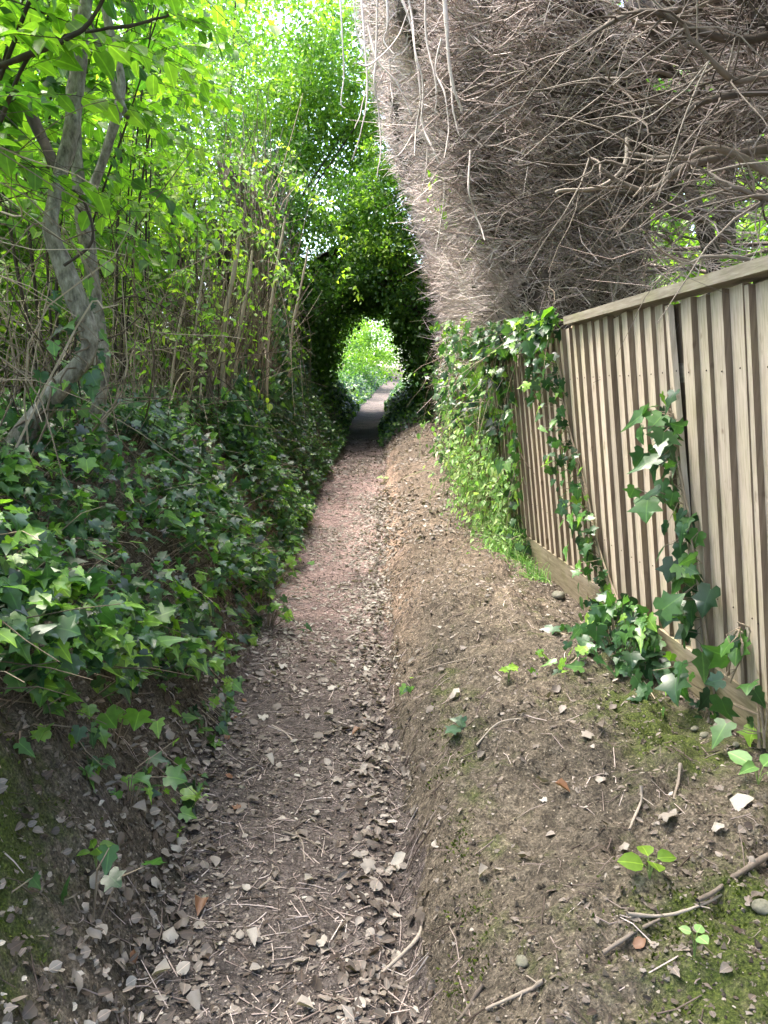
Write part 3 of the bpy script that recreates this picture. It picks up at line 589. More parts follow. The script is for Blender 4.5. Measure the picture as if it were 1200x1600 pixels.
# ivy climbing the fence
def fence_ivy(name, label, anchors, n, size, spread, young=.12, stems=True, cat="ivy"):
    """anchors: (y along fence, height up fence) of the main stem"""
    A = np.array([fpt(a, h, .05) for a, h in anchors]); t = thing(name, A[0], label, cat)
    P = spline(A, 40); i = rng.integers(0, 40, n)
    Q = P[i] + rng.normal(size=(n, 3)) * np.array([.02, spread, spread * .8]); Q[:, 0] = fence_x(Q[:, 1]) - (Q[:, 2] - fz(Q[:, 1])) * math.tan(LEAN) - .045 - .09 * np.abs(rng.normal(size=n))
    mb = MB(); ivy_on(mb, Q, np.array([[-.85, -.35, .35]]) + np.zeros((n, 3)), size * U(.45, 1.25, n), (-.25, -.3, -.95), ivy_tone(n, young), IVY, .4); mb.build("leaves", M['ivy'], t)
    if stems:
        for s in range(3):
            mb = MB(); limb(mb, A + rng.normal(size=A.shape) * np.array([.008, .025, .02]), .007 - .0015 * s, .003, 40, 6, .002, .6)
            k = rng.choice(n, min(n, 40), False); tubes(mb, np.stack([P[i[k]], (P[i[k]] + Q[k]) / 2 + rng.normal(size=(len(k), 3)) * .01, Q[k]], 1), .0016, 3, .5); mb.build("vine", M['stem'], t)
    return t
fence_ivy("climbing_ivy", "large leaved ivy stem climbing the tall fence boards beside the split board", [(3.12, .0), (3.15, .35), (3.17, .7), (3.28, 1.0), (3.30, 1.22)], 90, .095, .075)
fence_ivy("climbing_ivy", "narrow ivy strand running down the fence under the end of the capping rail", [(4.10, .15), (4.35, .45), (4.55, .8), (4.75, 1.15), (4.86, 1.5)], 200, .06, .055)
fence_ivy("climbing_ivy", "thin ivy sprig hanging by the uncapped fence boards", [(5.25, 1.7), (5.3, 1.4), (5.45, 1.25)], 40, .06, .06)
fence_ivy("climbing_ivy", "lone ivy sprig low on the fence boards above the gravel board", [(2.90, .22), (2.86, .38), (2.84, .45)], 6, .11, .05)
fence_ivy("climbing_ivy", "ivy leaf cluster at the gravel board at the frame edge of the fence", [(2.72, .05), (2.70, .22)], 6, .10, .05)
# ivy heap at the foot of the fence
def heap(name, label, c, rad, n, size, young=.1, cat="ivy", mat='ivy', T=IVY, hgt=.3, tone=None, nd=(-.6, -.5, .7)):
    x = c[0] + rng.normal(size=n) * rad[0]; y = c[1] + rng.normal(size=n) * rad[1]
    x = np.minimum(x, fence_x(y) - .04); z = hground(x, y) + .02 + hgt * U(0, 1, n) * np.exp(-((x - c[0]) / rad[0]) ** 2 * .4 - ((y - c[1]) / rad[1]) ** 2 * .4)
    t = thing(name, (c[0], c[1], float(hground(c[0], c[1]))), label, cat); mb = MB(); P = np.stack([x, y, z], -1)
    ivy_on(mb, P, np.array([nd]) + np.zeros((n, 3)), size * U(.5, 1.25, n), (-.6, -.45, -.45), ivy_tone(n, young) if tone is None else U(tone[0], tone[1], n), T); mb.build("leaves", M[mat], t)
    st = MB(); B = np.stack([np.stack([x * .4 + c[0] * .6, y * .4 + c[1] * .6, hground(x * .4 + c[0] * .6, y * .4 + c[1] * .6)], -1), P - [0, 0, .02], P], 1); tubes(st, B, .002, 3, U(.2, .8, n)); st.build("vine", M['stem'] if mat == 'ivy' else M['green_stem'], t)
    return t
heap("ivy_clump", "dense heap of pale grey green ivy at the foot of the fence", (1.17, 3.72), (.10, .26), 210, .075, .05)
heap("ivy_clump", "few bright ivy leaves trailing on the bank in front of the ivy heap", (.84, 3.55), (.09, .10), 14, .06, .7, hgt=.06)
heap("ivy_clump", "tiny ivy sprig with two bright leaves on the bare bank by the path", (.13, 3.95), (.03, .04), 5, .05, .8, hgt=.08)
heap("ivy_clump", "silvery ivy leaf pair lying on the bare bank", (.31, 3.1), (.025, .03), 3, .05, 0, hgt=.03)
# ivy and weeds smothering the far end of the fence
def drape(name, label, ylo, yhi, hlo, hhi, n, size, thick, young, mat='ivy', T=IVY, tone=None, cat="ivy", stem_m='stem'):
    y = U(ylo, yhi, n); h = hlo + (hhi - hlo) * U(0, 1, n); k = noise2(y, h, 2.2, 71) + .5 * noise2(y, h, 6, 72) > -.22 + U(-.1, .2, n); y, h = y[k], h[k]; n = len(y)
    P = fpt(y, h, 0); P[:, 0] += side_x(y) - fence_x(y); P[:, 2] += np.maximum(tb(_bz, y) - fz(y), 0); P[:, 0] -= .04 + thick * np.abs(rng.normal(size=n)) * (.4 + .8 * (noise2(y, h, 1.5, 73) + .5)); P[:, 2] = np.maximum(P[:, 2], hground(P[:, 0], P[:, 1]) + .02)
    t = thing(name, (float(fence_x((ylo + yhi) / 2)) - .2, (ylo + yhi) / 2, float(fz(ylo))), label, cat); mb = MB()
    ivy_on(mb, P, np.array([[-.75, -.45, .5]]) + np.zeros((n, 3)), size * U(.5, 1.25, n), (-.35, -.3, -.85), ivy_tone(n, young) if tone is None else U(tone[0], tone[1], n), T); mb.build("leaves", M[mat], t)
    st = MB(); m = n // 5; B = P[rng.choice(n, m, False)] + [.04, 0, 0]; tubes(st, curves(B, nrm(np.stack([U(-.5, .1, m), U(-.6, .6, m), U(-1, .6, m)], -1)), U(.12, .5, m), .3, 5, .1), np.array([[.003, .0028, .0024, .002, .0012]]), 3, U(.2, .9, m)); st.build("vine", M[stem_m], t)
drape("ivy_mass", "thick ivy draped over the far uncapped end of the fence", 6.1, 9.4, .85, 1.85, 1100, .07, .13, .38)
drape("ivy_mass", "ivy growing along the fence top where the capping rail ends", 4.75, 6.6, 1.60, 1.80, 420, .085, .07, .25)
drape("ivy_mass", "ivy thinning out over the fence boards below the draped mass", 5.9, 7.0, .1, 1.5, 260, .075, .07, .3)
drape("ivy_mass", "dark ivy at the hedge foot past the end of the fence", 8.6, 15.5, -.3, 1.15, 3800, .06, .16, .05)
drape("goosegrass", "pale yellow green straggling weed sprawling against the ivy covered fence end", 6.2, 9.0, -.15, .95, 2600, .058, .18, 0, 'weed', SIX, (.2, 1), "weed", 'green_stem')
drape("goosegrass", "low tangle of pale weed at the end of the gravel board", 5.9, 6.9, -.2, .28, 700, .05, .14, 0, 'weed', LANCE, (.2, 1), "weed", 'green_stem')
gt = MB(); n = 420; y = U(5.3, 6.8, n); x = fence_x(y) - .05 - np.abs(rng.normal(size=n)) * .10; B = np.stack([x, y, hground(x, y) - .01], -1)
tubes(gt, curves(B, nrm(np.stack([U(-.7, .2, n), U(-.8, .3, n), U(.5, 1.2, n)], -1)), U(.10, .28, n), U(.3, .9, n), 5, .03), np.array([[.003, .0028, .0022, .0016, .0006]]), 3, U(.2, 1, n))
g = thing("grass_tuft", (1.1, 6.1, .4), "wispy pale grass growing along the foot of the gravel board", "grass"); gt.build("blades", M['weed'], g)

# ------------------------------------------------------------------ the small tree on the bank
def gz(x, y): return float(hground(np.array([x]), np.array([y]))[0])
def tree_limb(par, pts, yd, r0, r1, mat='bark', nm="trunk", n=30, wob=.003):
    mb = MB(); P = limb(mb, [at(a, b, yd + (c[0] if c else 0)) for a, b, *c in pts], r0, r1, n, 10, wob); mb.build(nm, M[mat], par); return P
bt = thing("bent_trunk_tree", at(20, 740, 4.0), "small grey barked tree with sharply bent trunk on the ivy bank", "tree")
tree_limb(bt, [(-20, 760, -.1), (30, 690, 0), (85, 615, 0), (132, 560, 0), (140, 525, 0), (122, 475, 0), (100, 415, 0), (82, 355, 0), (95, 280, .1), (115, 215, .15), (125, 130, .2), (135, 40, .2), (150, -60, .3)], 4.0, .056, .032, 'bark', 'trunk', 60, .002)
tree_limb(bt, [(95, 280, .1), (60, 200, .3), (20, 120, .3), (-40, 60, .3)], 4.0, .035, .018, 'dark_bark', 'branch')
tree_limb(bt, [(-20, 110), (40, 88), (95, 65), (140, 35), (175, -20)], 3.7, .014, .008, 'dark_bark', 'branch')
tree_limb(bt, [(0, 190), (50, 85), (120, 55), (200, 45), (265, 30)], 3.8, .010, .006, 'dark_bark', 'branch')
tree_limb(bt, [(140, 40), (170, 110), (195, 190), (170, 150)], 4.0, .02, .01, 'bark', 'branch')
tree_limb(bt, [(100, 415), (140, 380), (135, 330), (110, 300)], 3.9, .008, .005, 'dark_bark', 'branch')
st2 = thing("slender_tree", at(150, 700, 4.8), "slender pale grey stemmed tree just behind the bent trunk", "tree")
tree_limb(st2, [(160, 720), (152, 640), (160, 560), (150, 480), (138, 400), (128, 330), (118, 250), (112, 150), (118, 90), (112, -40)], 4.8, .048, .038, 'bark', 'trunk', 40)
tree_limb(st2, [(128, 330), (165, 240), (190, 130), (170, 40), (150, -60)], 4.7, .03, .018, 'bark', 'branch')

ti = thing("climbing_ivy", at(60, 690, 4.0), "ivy creeping round the dark foot of the bent trunk", "ivy"); n = 150
TP = spline([at(-20, 760, 3.9), at(30, 690, 4.0), at(85, 615, 4.0), at(132, 560, 4.0), at(122, 475, 4.0)], 40); k = np.minimum((40 * U(0, 1, n) ** 1.4).astype(int), 39)
mb = MB(); ivy_on(mb, TP[k] + nrm(rng.normal(size=(n, 3))) * (.07 + .12 * U(0, 1, n) ** 2)[:, None], np.array([[.2, -.8, .6]]) + np.zeros((n, 3)), .065 * U(.5, 1.3, n), (.2, -.4, -.8), ivy_tone(n, .12)); mb.build("leaves", M['ivy'], ti)
mb = MB(); limb(mb, TP + nrm(rng.normal(size=TP.shape)) * .05 + [0, -.05, 0], .007, .004, 60, 5, .002, .4); mb.build("stem", M['stem'], ti)
# ------------------------------------------------------------------ leafy shrubs on the bank
def shrub(name, label, root, nst, height, lean, nspr, leaf, mat='hazel', T=OVATE, J=11, zmin=.35, spread=.5, group=None, tone=(.2, .9), L=(.4, .9), sr=.012, stem_mat='dark_bark', cat="shrub", nb=40):
    root = np.array(root, float); t = thing(name, root, label, cat, group); ml, msp = MB(), MB(); allP = []
    for s in range(nst):
        dv = np.array([rng.normal() * spread, rng.normal() * spread, 0]); h = height * U(.75, 1.1)
        pts = [root + dv * .15, root + dv * .5 + [0, 0, h * .4], root + dv + np.array(lean) * .45 + [0, 0, h * .75], root + dv * 1.3 + np.array(lean) + [0, 0, h]]
        for q in pts[1:]: q[0] = min(q[0], -1.25 - .1 * U(0, 1))
        mb = MB(); P = limb(mb, pts, sr * U(.7, 1.2), .004, 26, 6, .006, U(.2, .6)); mb.build("stem", M[stem_mat], t); allP.append(P)
    AP = np.array(allP); i = rng.integers(0, nst, nspr); j = np.clip((26 * (zmin + (1 - zmin) * U(0, 1, nspr))).astype(int), 0, 25)
    B = AP[i, j]; D = nrm(np.stack([rng.normal(size=nspr) + .25, rng.normal(size=nspr) - .1, U(-.15, .5, nspr)], -1))
    sprays(ml, msp, B, D, U(L[0], L[1], nspr), J, leaf, T, U(.2, .5), tone)
    q = rng.integers(0, nst, nb); j = rng.integers(6, 24, nb); tubes(msp, curves(AP[q, j], nrm(np.stack([rng.normal(size=nb) + .2, rng.normal(size=nb), U(-1, .9, nb)], -1)), U(.4, 1.1, nb), U(-.1, .5, nb), 7, .16), U(.002, .0045, nb)[:, None] * np.linspace(1, .4, 7)[None], 4, U(.1, .5, nb))
    ml.build("leaves", M[mat], t); msp.build("twig_sprays", M[stem_mat], t); return t
shrub("hazel_shrub", "leafy hazel shrub with big soft leaves over the bent trunk", (-2.3, 4.0, gz(-2.3, 4.0)), 6, 3.4, (.5, -.2, 0), 175, .106, zmin=.35, J=13, tone=(0, .75))
shrub("hazel_shrub", "leafy hazel shrub whose branches reach over the ivy bank towards the path", (-2.3, 5.6, gz(-2.3, 5.6)), 6, 3.7, (.45, -.2, 0), 175, .098, zmin=.35, J=13, tone=(0, .85))
shrub("hazel_shrub", "bright hazel shrub in front of the dead stem thicket", (-2.5, 7.2, gz(-2.5, 7.2)), 6, 4.8, (.1, -.3, 0), 170, .08, zmin=.36, J=13)
shrub("hazel_shrub", "tall hazel shrub filling the gap above the ivy covered hedge wall", (-2.9, 9.4, gz(-2.9, 9.4)), 7, 6.2, (-.1, -.4, 0), 260, .075, zmin=.36, tone=(.4, 1), J=13)
shrub("hazel_shrub", "hazel shrub at the frame edge overhanging the dark end of the ivy bank", (-2.0, 3.1, gz(-2.0, 3.1)), 5, 2.3, (.35, .2, 0), 60, .085, zmin=.55, tone=(.1, .8), nb=6, sr=.008)
# bare tangled stems between the shrubs
n = 620; y = 2.2 + 8.5 * U(0, 1, n) ** .9; x = np.interp(y, [2, 5, 8, 11], [-1.75, -1.75, -1.55, -1.5]) - 1.5 * U(0, 1, n) ** 1.3; B = np.stack([x, y, hground(x, y)], -1)
mb = MB(); tubes(mb, curves(B, nrm(np.stack([rng.normal(size=n) * .3, rng.normal(size=n) * .3, 1 + 0 * x], -1)), U(.4, 1.75, n), U(-.1, .5, n), 7, .15), U(.0028, .0075, n)[:, None] * np.linspace(1, .45, 7)[None], 4, np.clip(rng.normal(.45, .25, n), 0, 1))
n = 500; y = 2.2 + 7 * U(0, 1, n); x = -1.5 - 1.5 * U(0, 1, n); B = np.stack([x, y, hground(x, y) + U(.1, 1.5, n)], -1)
tubes(mb, curves(B, nrm(np.stack([rng.normal(size=n), rng.normal(size=n), rng.normal(size=n) * .6], -1)), U(.4, 1.3, n), U(0, .4, n), 7, .12), U(.002, .005, n)[:, None] * np.linspace(1, .45, 7)[None], 4, np.clip(rng.normal(.4, .25, n), 0, 1))
tag(mb.build("undergrowth", M['stem']), "tangle of bare upright stems standing behind the ivy bank", "undergrowth", None, "stuff")

# ------------------------------------------------------------------ overgrown hedge wall along the far left side
oh = thing("overgrown_hedge", (-1.7, 11.5, 1.5), "tall overgrown hedge of dead upright stems with ivy at its foot", "hedge")
n = 2300; y = 7.2 + 7.8 * U(0, 1, n) ** .8; x = -1.45 - .75 * U(0, 1, n) ** 1.6 + .22 * noise2(y * 0, y, 1.1, 81) + back(y); z0 = hground(x, y) + np.where(y > 10.5, U(-.1, 2.6, n), U(-.1, .5, n))
B = np.stack([x, y, z0], -1); mb = MB()
tubes(mb, curves(B, nrm(np.stack([rng.normal(size=n) * .2 + .06, rng.normal(size=n) * .3, 1 + 0 * x], -1)), U(.4, 1.7, n), U(-.05, .35, n), 5, .09), (U(.0025, .006, n) + .0003 * y)[:, None] * np.linspace(1, .5, 5)[None], 3, np.clip(rng.normal(.42, .2, n), 0, 1))
mb.build("dead_foliage", M['stem'], oh)
mb = MB(); hy = np.linspace(11.0, 16.6, 44); hz = np.linspace(.9, 5.0, 36); A, Bz = np.meshgrid(hy, hz)
fx_ = -2.25 + .35 * noise2(A, Bz, 1.2, 82) + .2 * noise2(A, Bz, 3.5, 83) + .05 * (Bz - 3); bx_ = fx_ - 1.0
for XX, fl in ((fx_, 1), (bx_, 0)):
    idx = np.arange(XX.size).reshape(XX.shape); q = np.stack([idx[:-1, :-1], idx[:-1, 1:], idx[1:, 1:], idx[1:, :-1]], -1).reshape(-1, 4)
    cy, cz = A.ravel()[q].mean(1), Bz.ravel()[q].mean(1); hl_ = noise2(cy, cz, 2.2, 84) + .5 * noise2(cy, cz, 6, 85) > .30
    mb.add(np.stack([XX, A, Bz], -1).reshape(-1, 3), q[~hl_] if fl else q[~hl_][:, ::-1])
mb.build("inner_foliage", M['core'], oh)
for px, p0, p1, yd, r in ((352, 400, 630, 7.6, .03), (372, 430, 640, 8, .022), (300, 420, 640, 7.4, .014), (420, 380, 640, 9, .02), (268, 480, 650, 6.8, .013), (455, 430, 600, 10, .02)):
    mb = MB(); limb(mb, [at(px - 4, p1, yd), at(px + U(-5, 5), (p0 + p1) / 2, yd), at(px + 14, p0 + 20, yd), at(px + 24, p0 - 40, yd)], r, r * .6, 24, 8, .003, .8); mb.build("stem", M['stem'], oh)
n = 17000; y = 7.0 + 9.6 * U(0, 1, n) ** .8; hh = (.6 + 3.0 * smooth(8, 12, y)) * U(0, 1, n) ** 1.15; x = -1.22 - .12 * smooth(10.5, 8, y) - .1 * hh * .3 + .2 * noise2(y, hh, 1.2, 86) - .15 * U(0, 1, n); x = np.minimum(x, tb(_xl, y) - .02 - .1 * hh) + back(y) * np.clip(hh, 0, 1)
k = noise2(y, hh, 1.6, 87) + .5 * noise2(y, hh, 5, 88) > -.02 + .06 * hh - .5 * smooth(.9, 0, hh) - .34 * smooth(9.5, 12.5, y); y, hh, x = y[k], hh[k], x[k]; n = len(y)
mb = MB(); ivy_on(mb, np.stack([x + .1 * U(0, 1, n), y, hground(x, y) + .03 + hh], -1), np.array([[.55, -.45, .85]]) + np.zeros((n, 3)), .07 * U(.5, 1.2, n), (.4, -.35, -.7), ivy_tone(n, .08)); mb.build("ivy_leaves", M['ivy'], oh)
mb = MB(); msp = MB()
n = 270; y = U(8.5, 14.5, n); z = U(3.6, 7.6, n); x = -1.75 + .25 * rng.normal(size=n) - .30 * (z - 3.4) + back(y); sprays(mb, msp, np.stack([x, y, z], -1), nrm(np.stack([U(-.2, 1, n), U(-1, .6, n), U(-.7, .3, n)], -1)), U(.35, .9, n), 14, .06, SIX, .5, (.1, .8), .004)
n = 90; y = U(10, 14.5, n); z = U(2.2, 4, n); x = -1.4 + .15 * rng.normal(size=n) + back(y); sprays(mb, msp, np.stack([x, y, z], -1), nrm(np.stack([U(-.2, 1, n), U(-1, .6, n), U(-.9, .1, n)], -1)), U(.2, .4, n), 12, .055, SIX, .6, (.0, .6), .004)
for cx, cy_, cz_ in ((-3.2, 9.5, 5.2), (-3.0, 11.5, 5.8), (-3.1, 13.5, 6.6), (-2.9, 15.5, 7.4), (-3.8, 10.5, 7.0), (-2.7, 12.5, 4.4)): blob_leaves(mb, 1500, (cx, cy_, cz_), (.9, 1.2, 1.1), .06, SIX, (.2, 1), .3, 40)
mb.build("leaves", M['bush'], oh); msp.build("twig_sprays", M['stem'], oh)
mb, msp = MB(), MB(); n = 150; y = U(6.4, 10, n); z = U(1.9, 4.3, n); x = -1.9 + .22 * rng.normal(size=n); sprays(mb, msp, np.stack([x, y, z], -1), nrm(np.stack([U(-.2, 1, n), U(-1, .4, n), U(-.6, .2, n)], -1)), U(.3, .7, n), 11, .07, OVATE, .45, (.35, 1), .003)
n = 100; y = U(10, 14.2, n); z = U(2.2, 4.4, n); x = -1.4 + .15 * rng.normal(size=n) - .25 * (z - 2.2) + back(y); sprays(mb, msp, np.stack([x, y, z], -1), nrm(np.stack([U(-.2, 1, n), U(-1, .4, n), U(-1, .1, n)], -1)), U(.2, .45, n), 10, .06, OVATE, .6, (.1, .8), .003)
mb.build("drooping_leaves", M['hazel'], oh); msp.build("drooping_foliage", M['dark_bark'], oh)  # the second mesh holds the bare drooping twigs
# hanging stems down the face of that hedge
mb = MB(); n = 160; y = U(9.5, 16, n); z = U(2.8, 4.8, n); x = -1.25 - .2 * (z - 2.8) + .12 * rng.normal(size=n) + back(y)
tubes(mb, curves(np.stack([x, y, z], -1), nrm(np.stack([U(-.1, .2, n), U(-.2, .2, n), -1 + 0 * x], -1)), U(.5, 1.9, n), .05, 7, .05), U(.003, .007, n)[:, None] * np.linspace(1, .4, 7)[None], 4, U(.3, .9, n)); mb.build("hanging_foliage", M['stem'], oh)
# arching bramble canes
for pts, yd, lab in (([(430, 215), (480, 270), (515, 340), (540, 400), (556, 445)], 9.5, "long green bramble cane arching down across the dark hedge"), ([(402, 245), (440, 275), (470, 290), (495, 305)], 7.5, "short yellow green bramble cane sticking out from the hazel leaves"), ([(410, 360), (430, 400), (445, 430), (448, 450)], 8, "small bramble cane drooping beside the upright dead stems")):
    A = [at(a, b, yd + .3 * math.sin(a)) for a, b in pts]; t = thing("bramble_cane", A[0], lab, "bramble"); mb = MB(); P = limb(mb, A, .007, .003, 24, 5, 0, .6); mb.build("stem", M['green_stem'], t)
    ml, m2 = MB(), MB(); k = rng.integers(2, 24, 16); sprays(ml, m2, P[k], nrm(rng.normal(size=(16, 3)) + [.2, -.3, -.2]), U(.1, .22, 16), 5, .055, OVATE, .3, (.5, 1), .002); ml.build("leaves", M['hazel'], t); m2.build("twig_sprays", M['green_stem'], t)

# ------------------------------------------------------------------ bushes in the gardens either side
def bush(name, label, c, rad, n, size, tone, mat='bush', T=SIX, group=None, trunk=True, cat="bush", ncl=60, clump=.25, sx=0.0):
    g0 = gz(c[0] + sx, c[1]); t = thing(name, (c[0], c[1], g0), label, cat, group)
    mb = MB(); cc = blob_leaves(mb, n, c, rad, size, T, tone, clump, ncl); mb.build("leaves", M[mat], t)
    for s in range(3):
        b = MB(); k = cc[rng.integers(0, len(cc))]; limb(b, [(c[0] + sx + U(-.2, .2), c[1] + U(-.2, .2), g0 - .1), ((c[0] + k[0]) / 2 + sx * .8, (c[1] + k[1]) / 2, (g0 + k[2]) / 2), k], .035, .012, 14, 6, .01); b.build("stem", M['dark_bark'], t)
    return t
bush("garden_bush", "sunlit yellow green bush beyond the bent trunk at the frame edge", (-5.4, 6.5, 2.7), (1.6, 1.7, 1.9), 7500, .11, (.35, 1))
bush("garden_bush", "sunlit bush showing between the bent trunk and the dead stems", (-4.6, 9.6, 3.0), (1.4, 1.6, 1.9), 5200, .085, (.4, 1))
bush("garden_bush", "tall pale green bush rising above the hazel shrubs", (-5.2, 12.5, 5.4), (1.9, 1.9, 2.6), 6500, .09, (.4, 1))
bush("garden_bush", "tall leafy bush in the upper corner behind the bent trunk tree", (-6.6, 8.5, 5.4), (1.9, 2.0, 2.0), 8000, .12, (.3, .95))
bush("garden_bush", "light green bush above the end of the overgrown hedge", (-3.2, 15.0, 7.6), (1.6, 2.0, 2.2), 7000, .08, (.4, 1))
bush("garden_bush", "sunlit garden bush glimpsed through the dead hedge above the fence", (3.9, 7.2, 2.6), (1.1, 1.5, 1.6), 3600, .09, (.4, 1))
bush("garden_bush", "bright bush seen between dark limbs just over the capping rail", (3.1, 7.6, 2.7), (.8, 1.0, 1.1), 5200, .075, (.5, 1))
bush("garden_bush", "bright green bush low behind the capped fence under the bare branches", (3.0, 5.0, 1.9), (.7, 1.0, 1.0), 2600, .08, (.35, 1))
bush("garden_bush", "bush behind the dead hedge beyond the split fence board", (4.6, 10.5, 3.4), (1.5, 2, 2.2), 4200, .09, (.3, 1))

bush("garden_tree", "green garden tree seen in slivers through the bare hedge limbs", (4.6, 4.2, 4.2), (1.5, 1.6, 2.2), 5200, .1, (.3, 1), cat="tree")
bush("garden_tree", "taller garden tree behind the top of the dead hedge", (5.2, 7.6, 6.0), (1.8, 2.0, 2.4), 5200, .1, (.2, .9), cat="tree")
bush("garden_bush", "leafy bush beyond the hazel at the frame edge, low and sunlit", (-5.2, 4.2, 2.3), (1.3, 1.5, 1.6), 4500, .085, (.35, 1))
bush("garden_bush", "yellow green bush seen between the trunk and the bank top", (-3.7, 5.3, 2.0), (.8, 1.3, 1.0), 4800, .075, (.5, 1))
bush("garden_bush", "yellow green bush seen past the upright stems above the ivy", (-3.3, 7.2, 2.5), (.7, 1.1, 1.2), 5200, .075, (.5, 1))
bush("garden_bush", "broad leafy bush far behind the middle of the bare stem thicket", (-4.4, 13.6, 4.2), (1.7, 1.2, 2.1), 9500, .11, (.35, 1), ncl=110)
bush("garden_bush", "rounded bush behind the lower half of the stem thicket", (-3.9, 10.2, 2.9), (1.0, 1.0, 1.3), 6500, .10, (.4, 1), ncl=90)
bush("garden_bush", "wide bush behind the slender grey tree", (-6.4, 10.5, 3.6), (2.2, 2, 2.4), 5200, .095, (.35, 1))
bush("garden_tree", "big pale leaved tree filling the gap behind the hazel shrubs", (-4.4, 7.6, 4.7), (1.7, 1.6, 2.0), 9000, .11, (.35, 1), cat="tree", ncl=90)
bush("garden_bush", "bush low behind the bare upright stems beside the bent trunk", (-4.0, 6.4, 2.2), (1.0, 1.4, 1.0), 4200, .085, (.35, 1))
bush("garden_tree", "tall tree far beyond the gap over the overgrown hedge", (-3.6, 18.5, 8.6), (2.4, 2.0, 3.0), 7000, .11, (.3, 1), cat="tree", ncl=90)
bush("garden_tree", "garden tree hidden behind the upper limbs of the dead hedge", (4.0, 1.6, 4.2), (1.4, 1.5, 2.0), 4000, .1, (.2, .9), cat="tree")
bush("garden_tree", "distant garden tree filling the gap above the dead hedge limbs", (5.0, 13.0, 7.2), (2.4, 2.4, 3.0), 6000, .12, (.2, .9), cat="tree", ncl=100)
bush("garden_tree", "mid height garden tree behind the dark trunks of the dead hedge", (3.9, 9.4, 5.2), (1.3, 1.7, 2.0), 5200, .1, (.2, .9), cat="tree", ncl=90)
bush("garden_bush", "bush glimpsed between upright stems at the middle of the ivy bank", (-3.4, 8.6, 2.1), (.8, 1.6, 1.2), 4800, .08, (.35, 1))
bush("garden_bush", "bush filling the gap behind the near end of the overgrown hedge", (-3.4, 11.2, 3.2), (.8, 1.5, 2.0), 5600, .08, (.3, 1))
# unseen tree and bushes added round the viewpoint to shade the foreground
bush("lane_tree", "broad tree spreading over the lane behind the viewpoint", (-.2, .3, 5.9), (2.7, 3.9, 1.0), 15000, .12, (.1, .7), cat="tree", sx=-2.6, ncl=150, clump=.2)
bush("lane_bush", "dense bush on the lane bank behind the viewpoint", (-2.6, .3, 2.5), (.95, 1.6, 1.5), 8000, .1, (.1, .6))
bush("lane_bush", "dense bush closing the lane further behind the viewpoint", (0.2, -6.5, 2.4), (2.6, 1.2, 2.4), 6000, .12, (.1, .6), sx=1.6)

# ------------------------------------------------------------------ trees meeting over the path: the green tunnel
TX = lambda y: np.interp(y, [13, 16, 27, 30], [-.45, -.42, -.30, -.2])
def tunnel_tree(label, y0, y1, side, n, tone):
    ym = (y0 + y1) / 2; g0 = float(tb(_zp, ym)); xb = float(TX(ym)) + side * 1.7
    t = thing("arching_tree", (xb, ym, gz(xb, ym)), label, "tree", "trees meeting over the path")
    mb = MB(); y = U(y0 - .6, y1 + .5, n); a = U(-.12 * math.pi, .56 * math.pi, n); rr = 1 + .75 * U(0, 1, n) ** 1.5
    lum = noise2(y, a * 2, 1.3, 90 + int(side)) * .5 + noise2(y, a * 2, 3.5, 91) * .3
    rx, rz = (1.18 + lum) * rr, (2.75 + lum) * rr
    x = TX(y) + side * rx * np.cos(a) ; z = tb(_zp, y) + .25 + rz * np.maximum(np.sin(a), -.1)
    P = np.stack([x, y, np.maximum(z, hground(x, y) + .02)], -1) + rng.normal(size=(n, 3)) * .06
    inw = nrm(np.stack([-side * np.cos(a), -.5 + 0 * a, -.4 * np.sin(a) + .5], -1))
    leaves(mb, SIX, P, nrm(rng.normal(size=(n, 3)) + [0, -.2, -.6]), inw + rng.normal(size=(n, 3)) * .5, .085 * U(.5, 1.3, n), np.clip(U(tone[0], tone[1], n), 0, 1)); mb.build("crown", M['bush'], t)
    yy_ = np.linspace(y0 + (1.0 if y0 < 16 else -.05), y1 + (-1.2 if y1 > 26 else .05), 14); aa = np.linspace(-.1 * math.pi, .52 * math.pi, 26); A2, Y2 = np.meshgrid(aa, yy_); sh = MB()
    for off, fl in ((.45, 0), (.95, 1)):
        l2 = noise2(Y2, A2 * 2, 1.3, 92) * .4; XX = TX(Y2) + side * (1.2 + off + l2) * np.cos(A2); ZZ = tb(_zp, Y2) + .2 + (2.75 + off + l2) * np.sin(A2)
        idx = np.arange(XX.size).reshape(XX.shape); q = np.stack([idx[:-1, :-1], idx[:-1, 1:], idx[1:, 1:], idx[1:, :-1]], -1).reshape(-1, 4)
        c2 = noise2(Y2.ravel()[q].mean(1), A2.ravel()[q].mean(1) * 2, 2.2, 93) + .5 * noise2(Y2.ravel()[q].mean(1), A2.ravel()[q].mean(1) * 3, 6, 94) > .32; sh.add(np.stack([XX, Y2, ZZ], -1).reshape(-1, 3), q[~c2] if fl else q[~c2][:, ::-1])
    sh.build("inner_foliage", M['core'], t)  # opaque shell added to block light and keep the tunnel dark
    for s in range(2):
        b = MB(); yb_ = U(y0 + .3, y1 - .3); xb_ = float(TX(yb_)); zb_ = float(tb(_zp, yb_))
        limb(b, [(xb_ + side * 1.5, yb_, zb_ + .2), (xb_ + side * 1.55, yb_ + .1, zb_ + 1.4), (xb_ + side * 1.1, yb_ + .1, zb_ + 2.6), (xb_ - side * .1, yb_ + U(-.3, .3), zb_ + 3.3)], .06, .02, 22, 7, .012); b.build("trunk", M['dark_bark'], t)
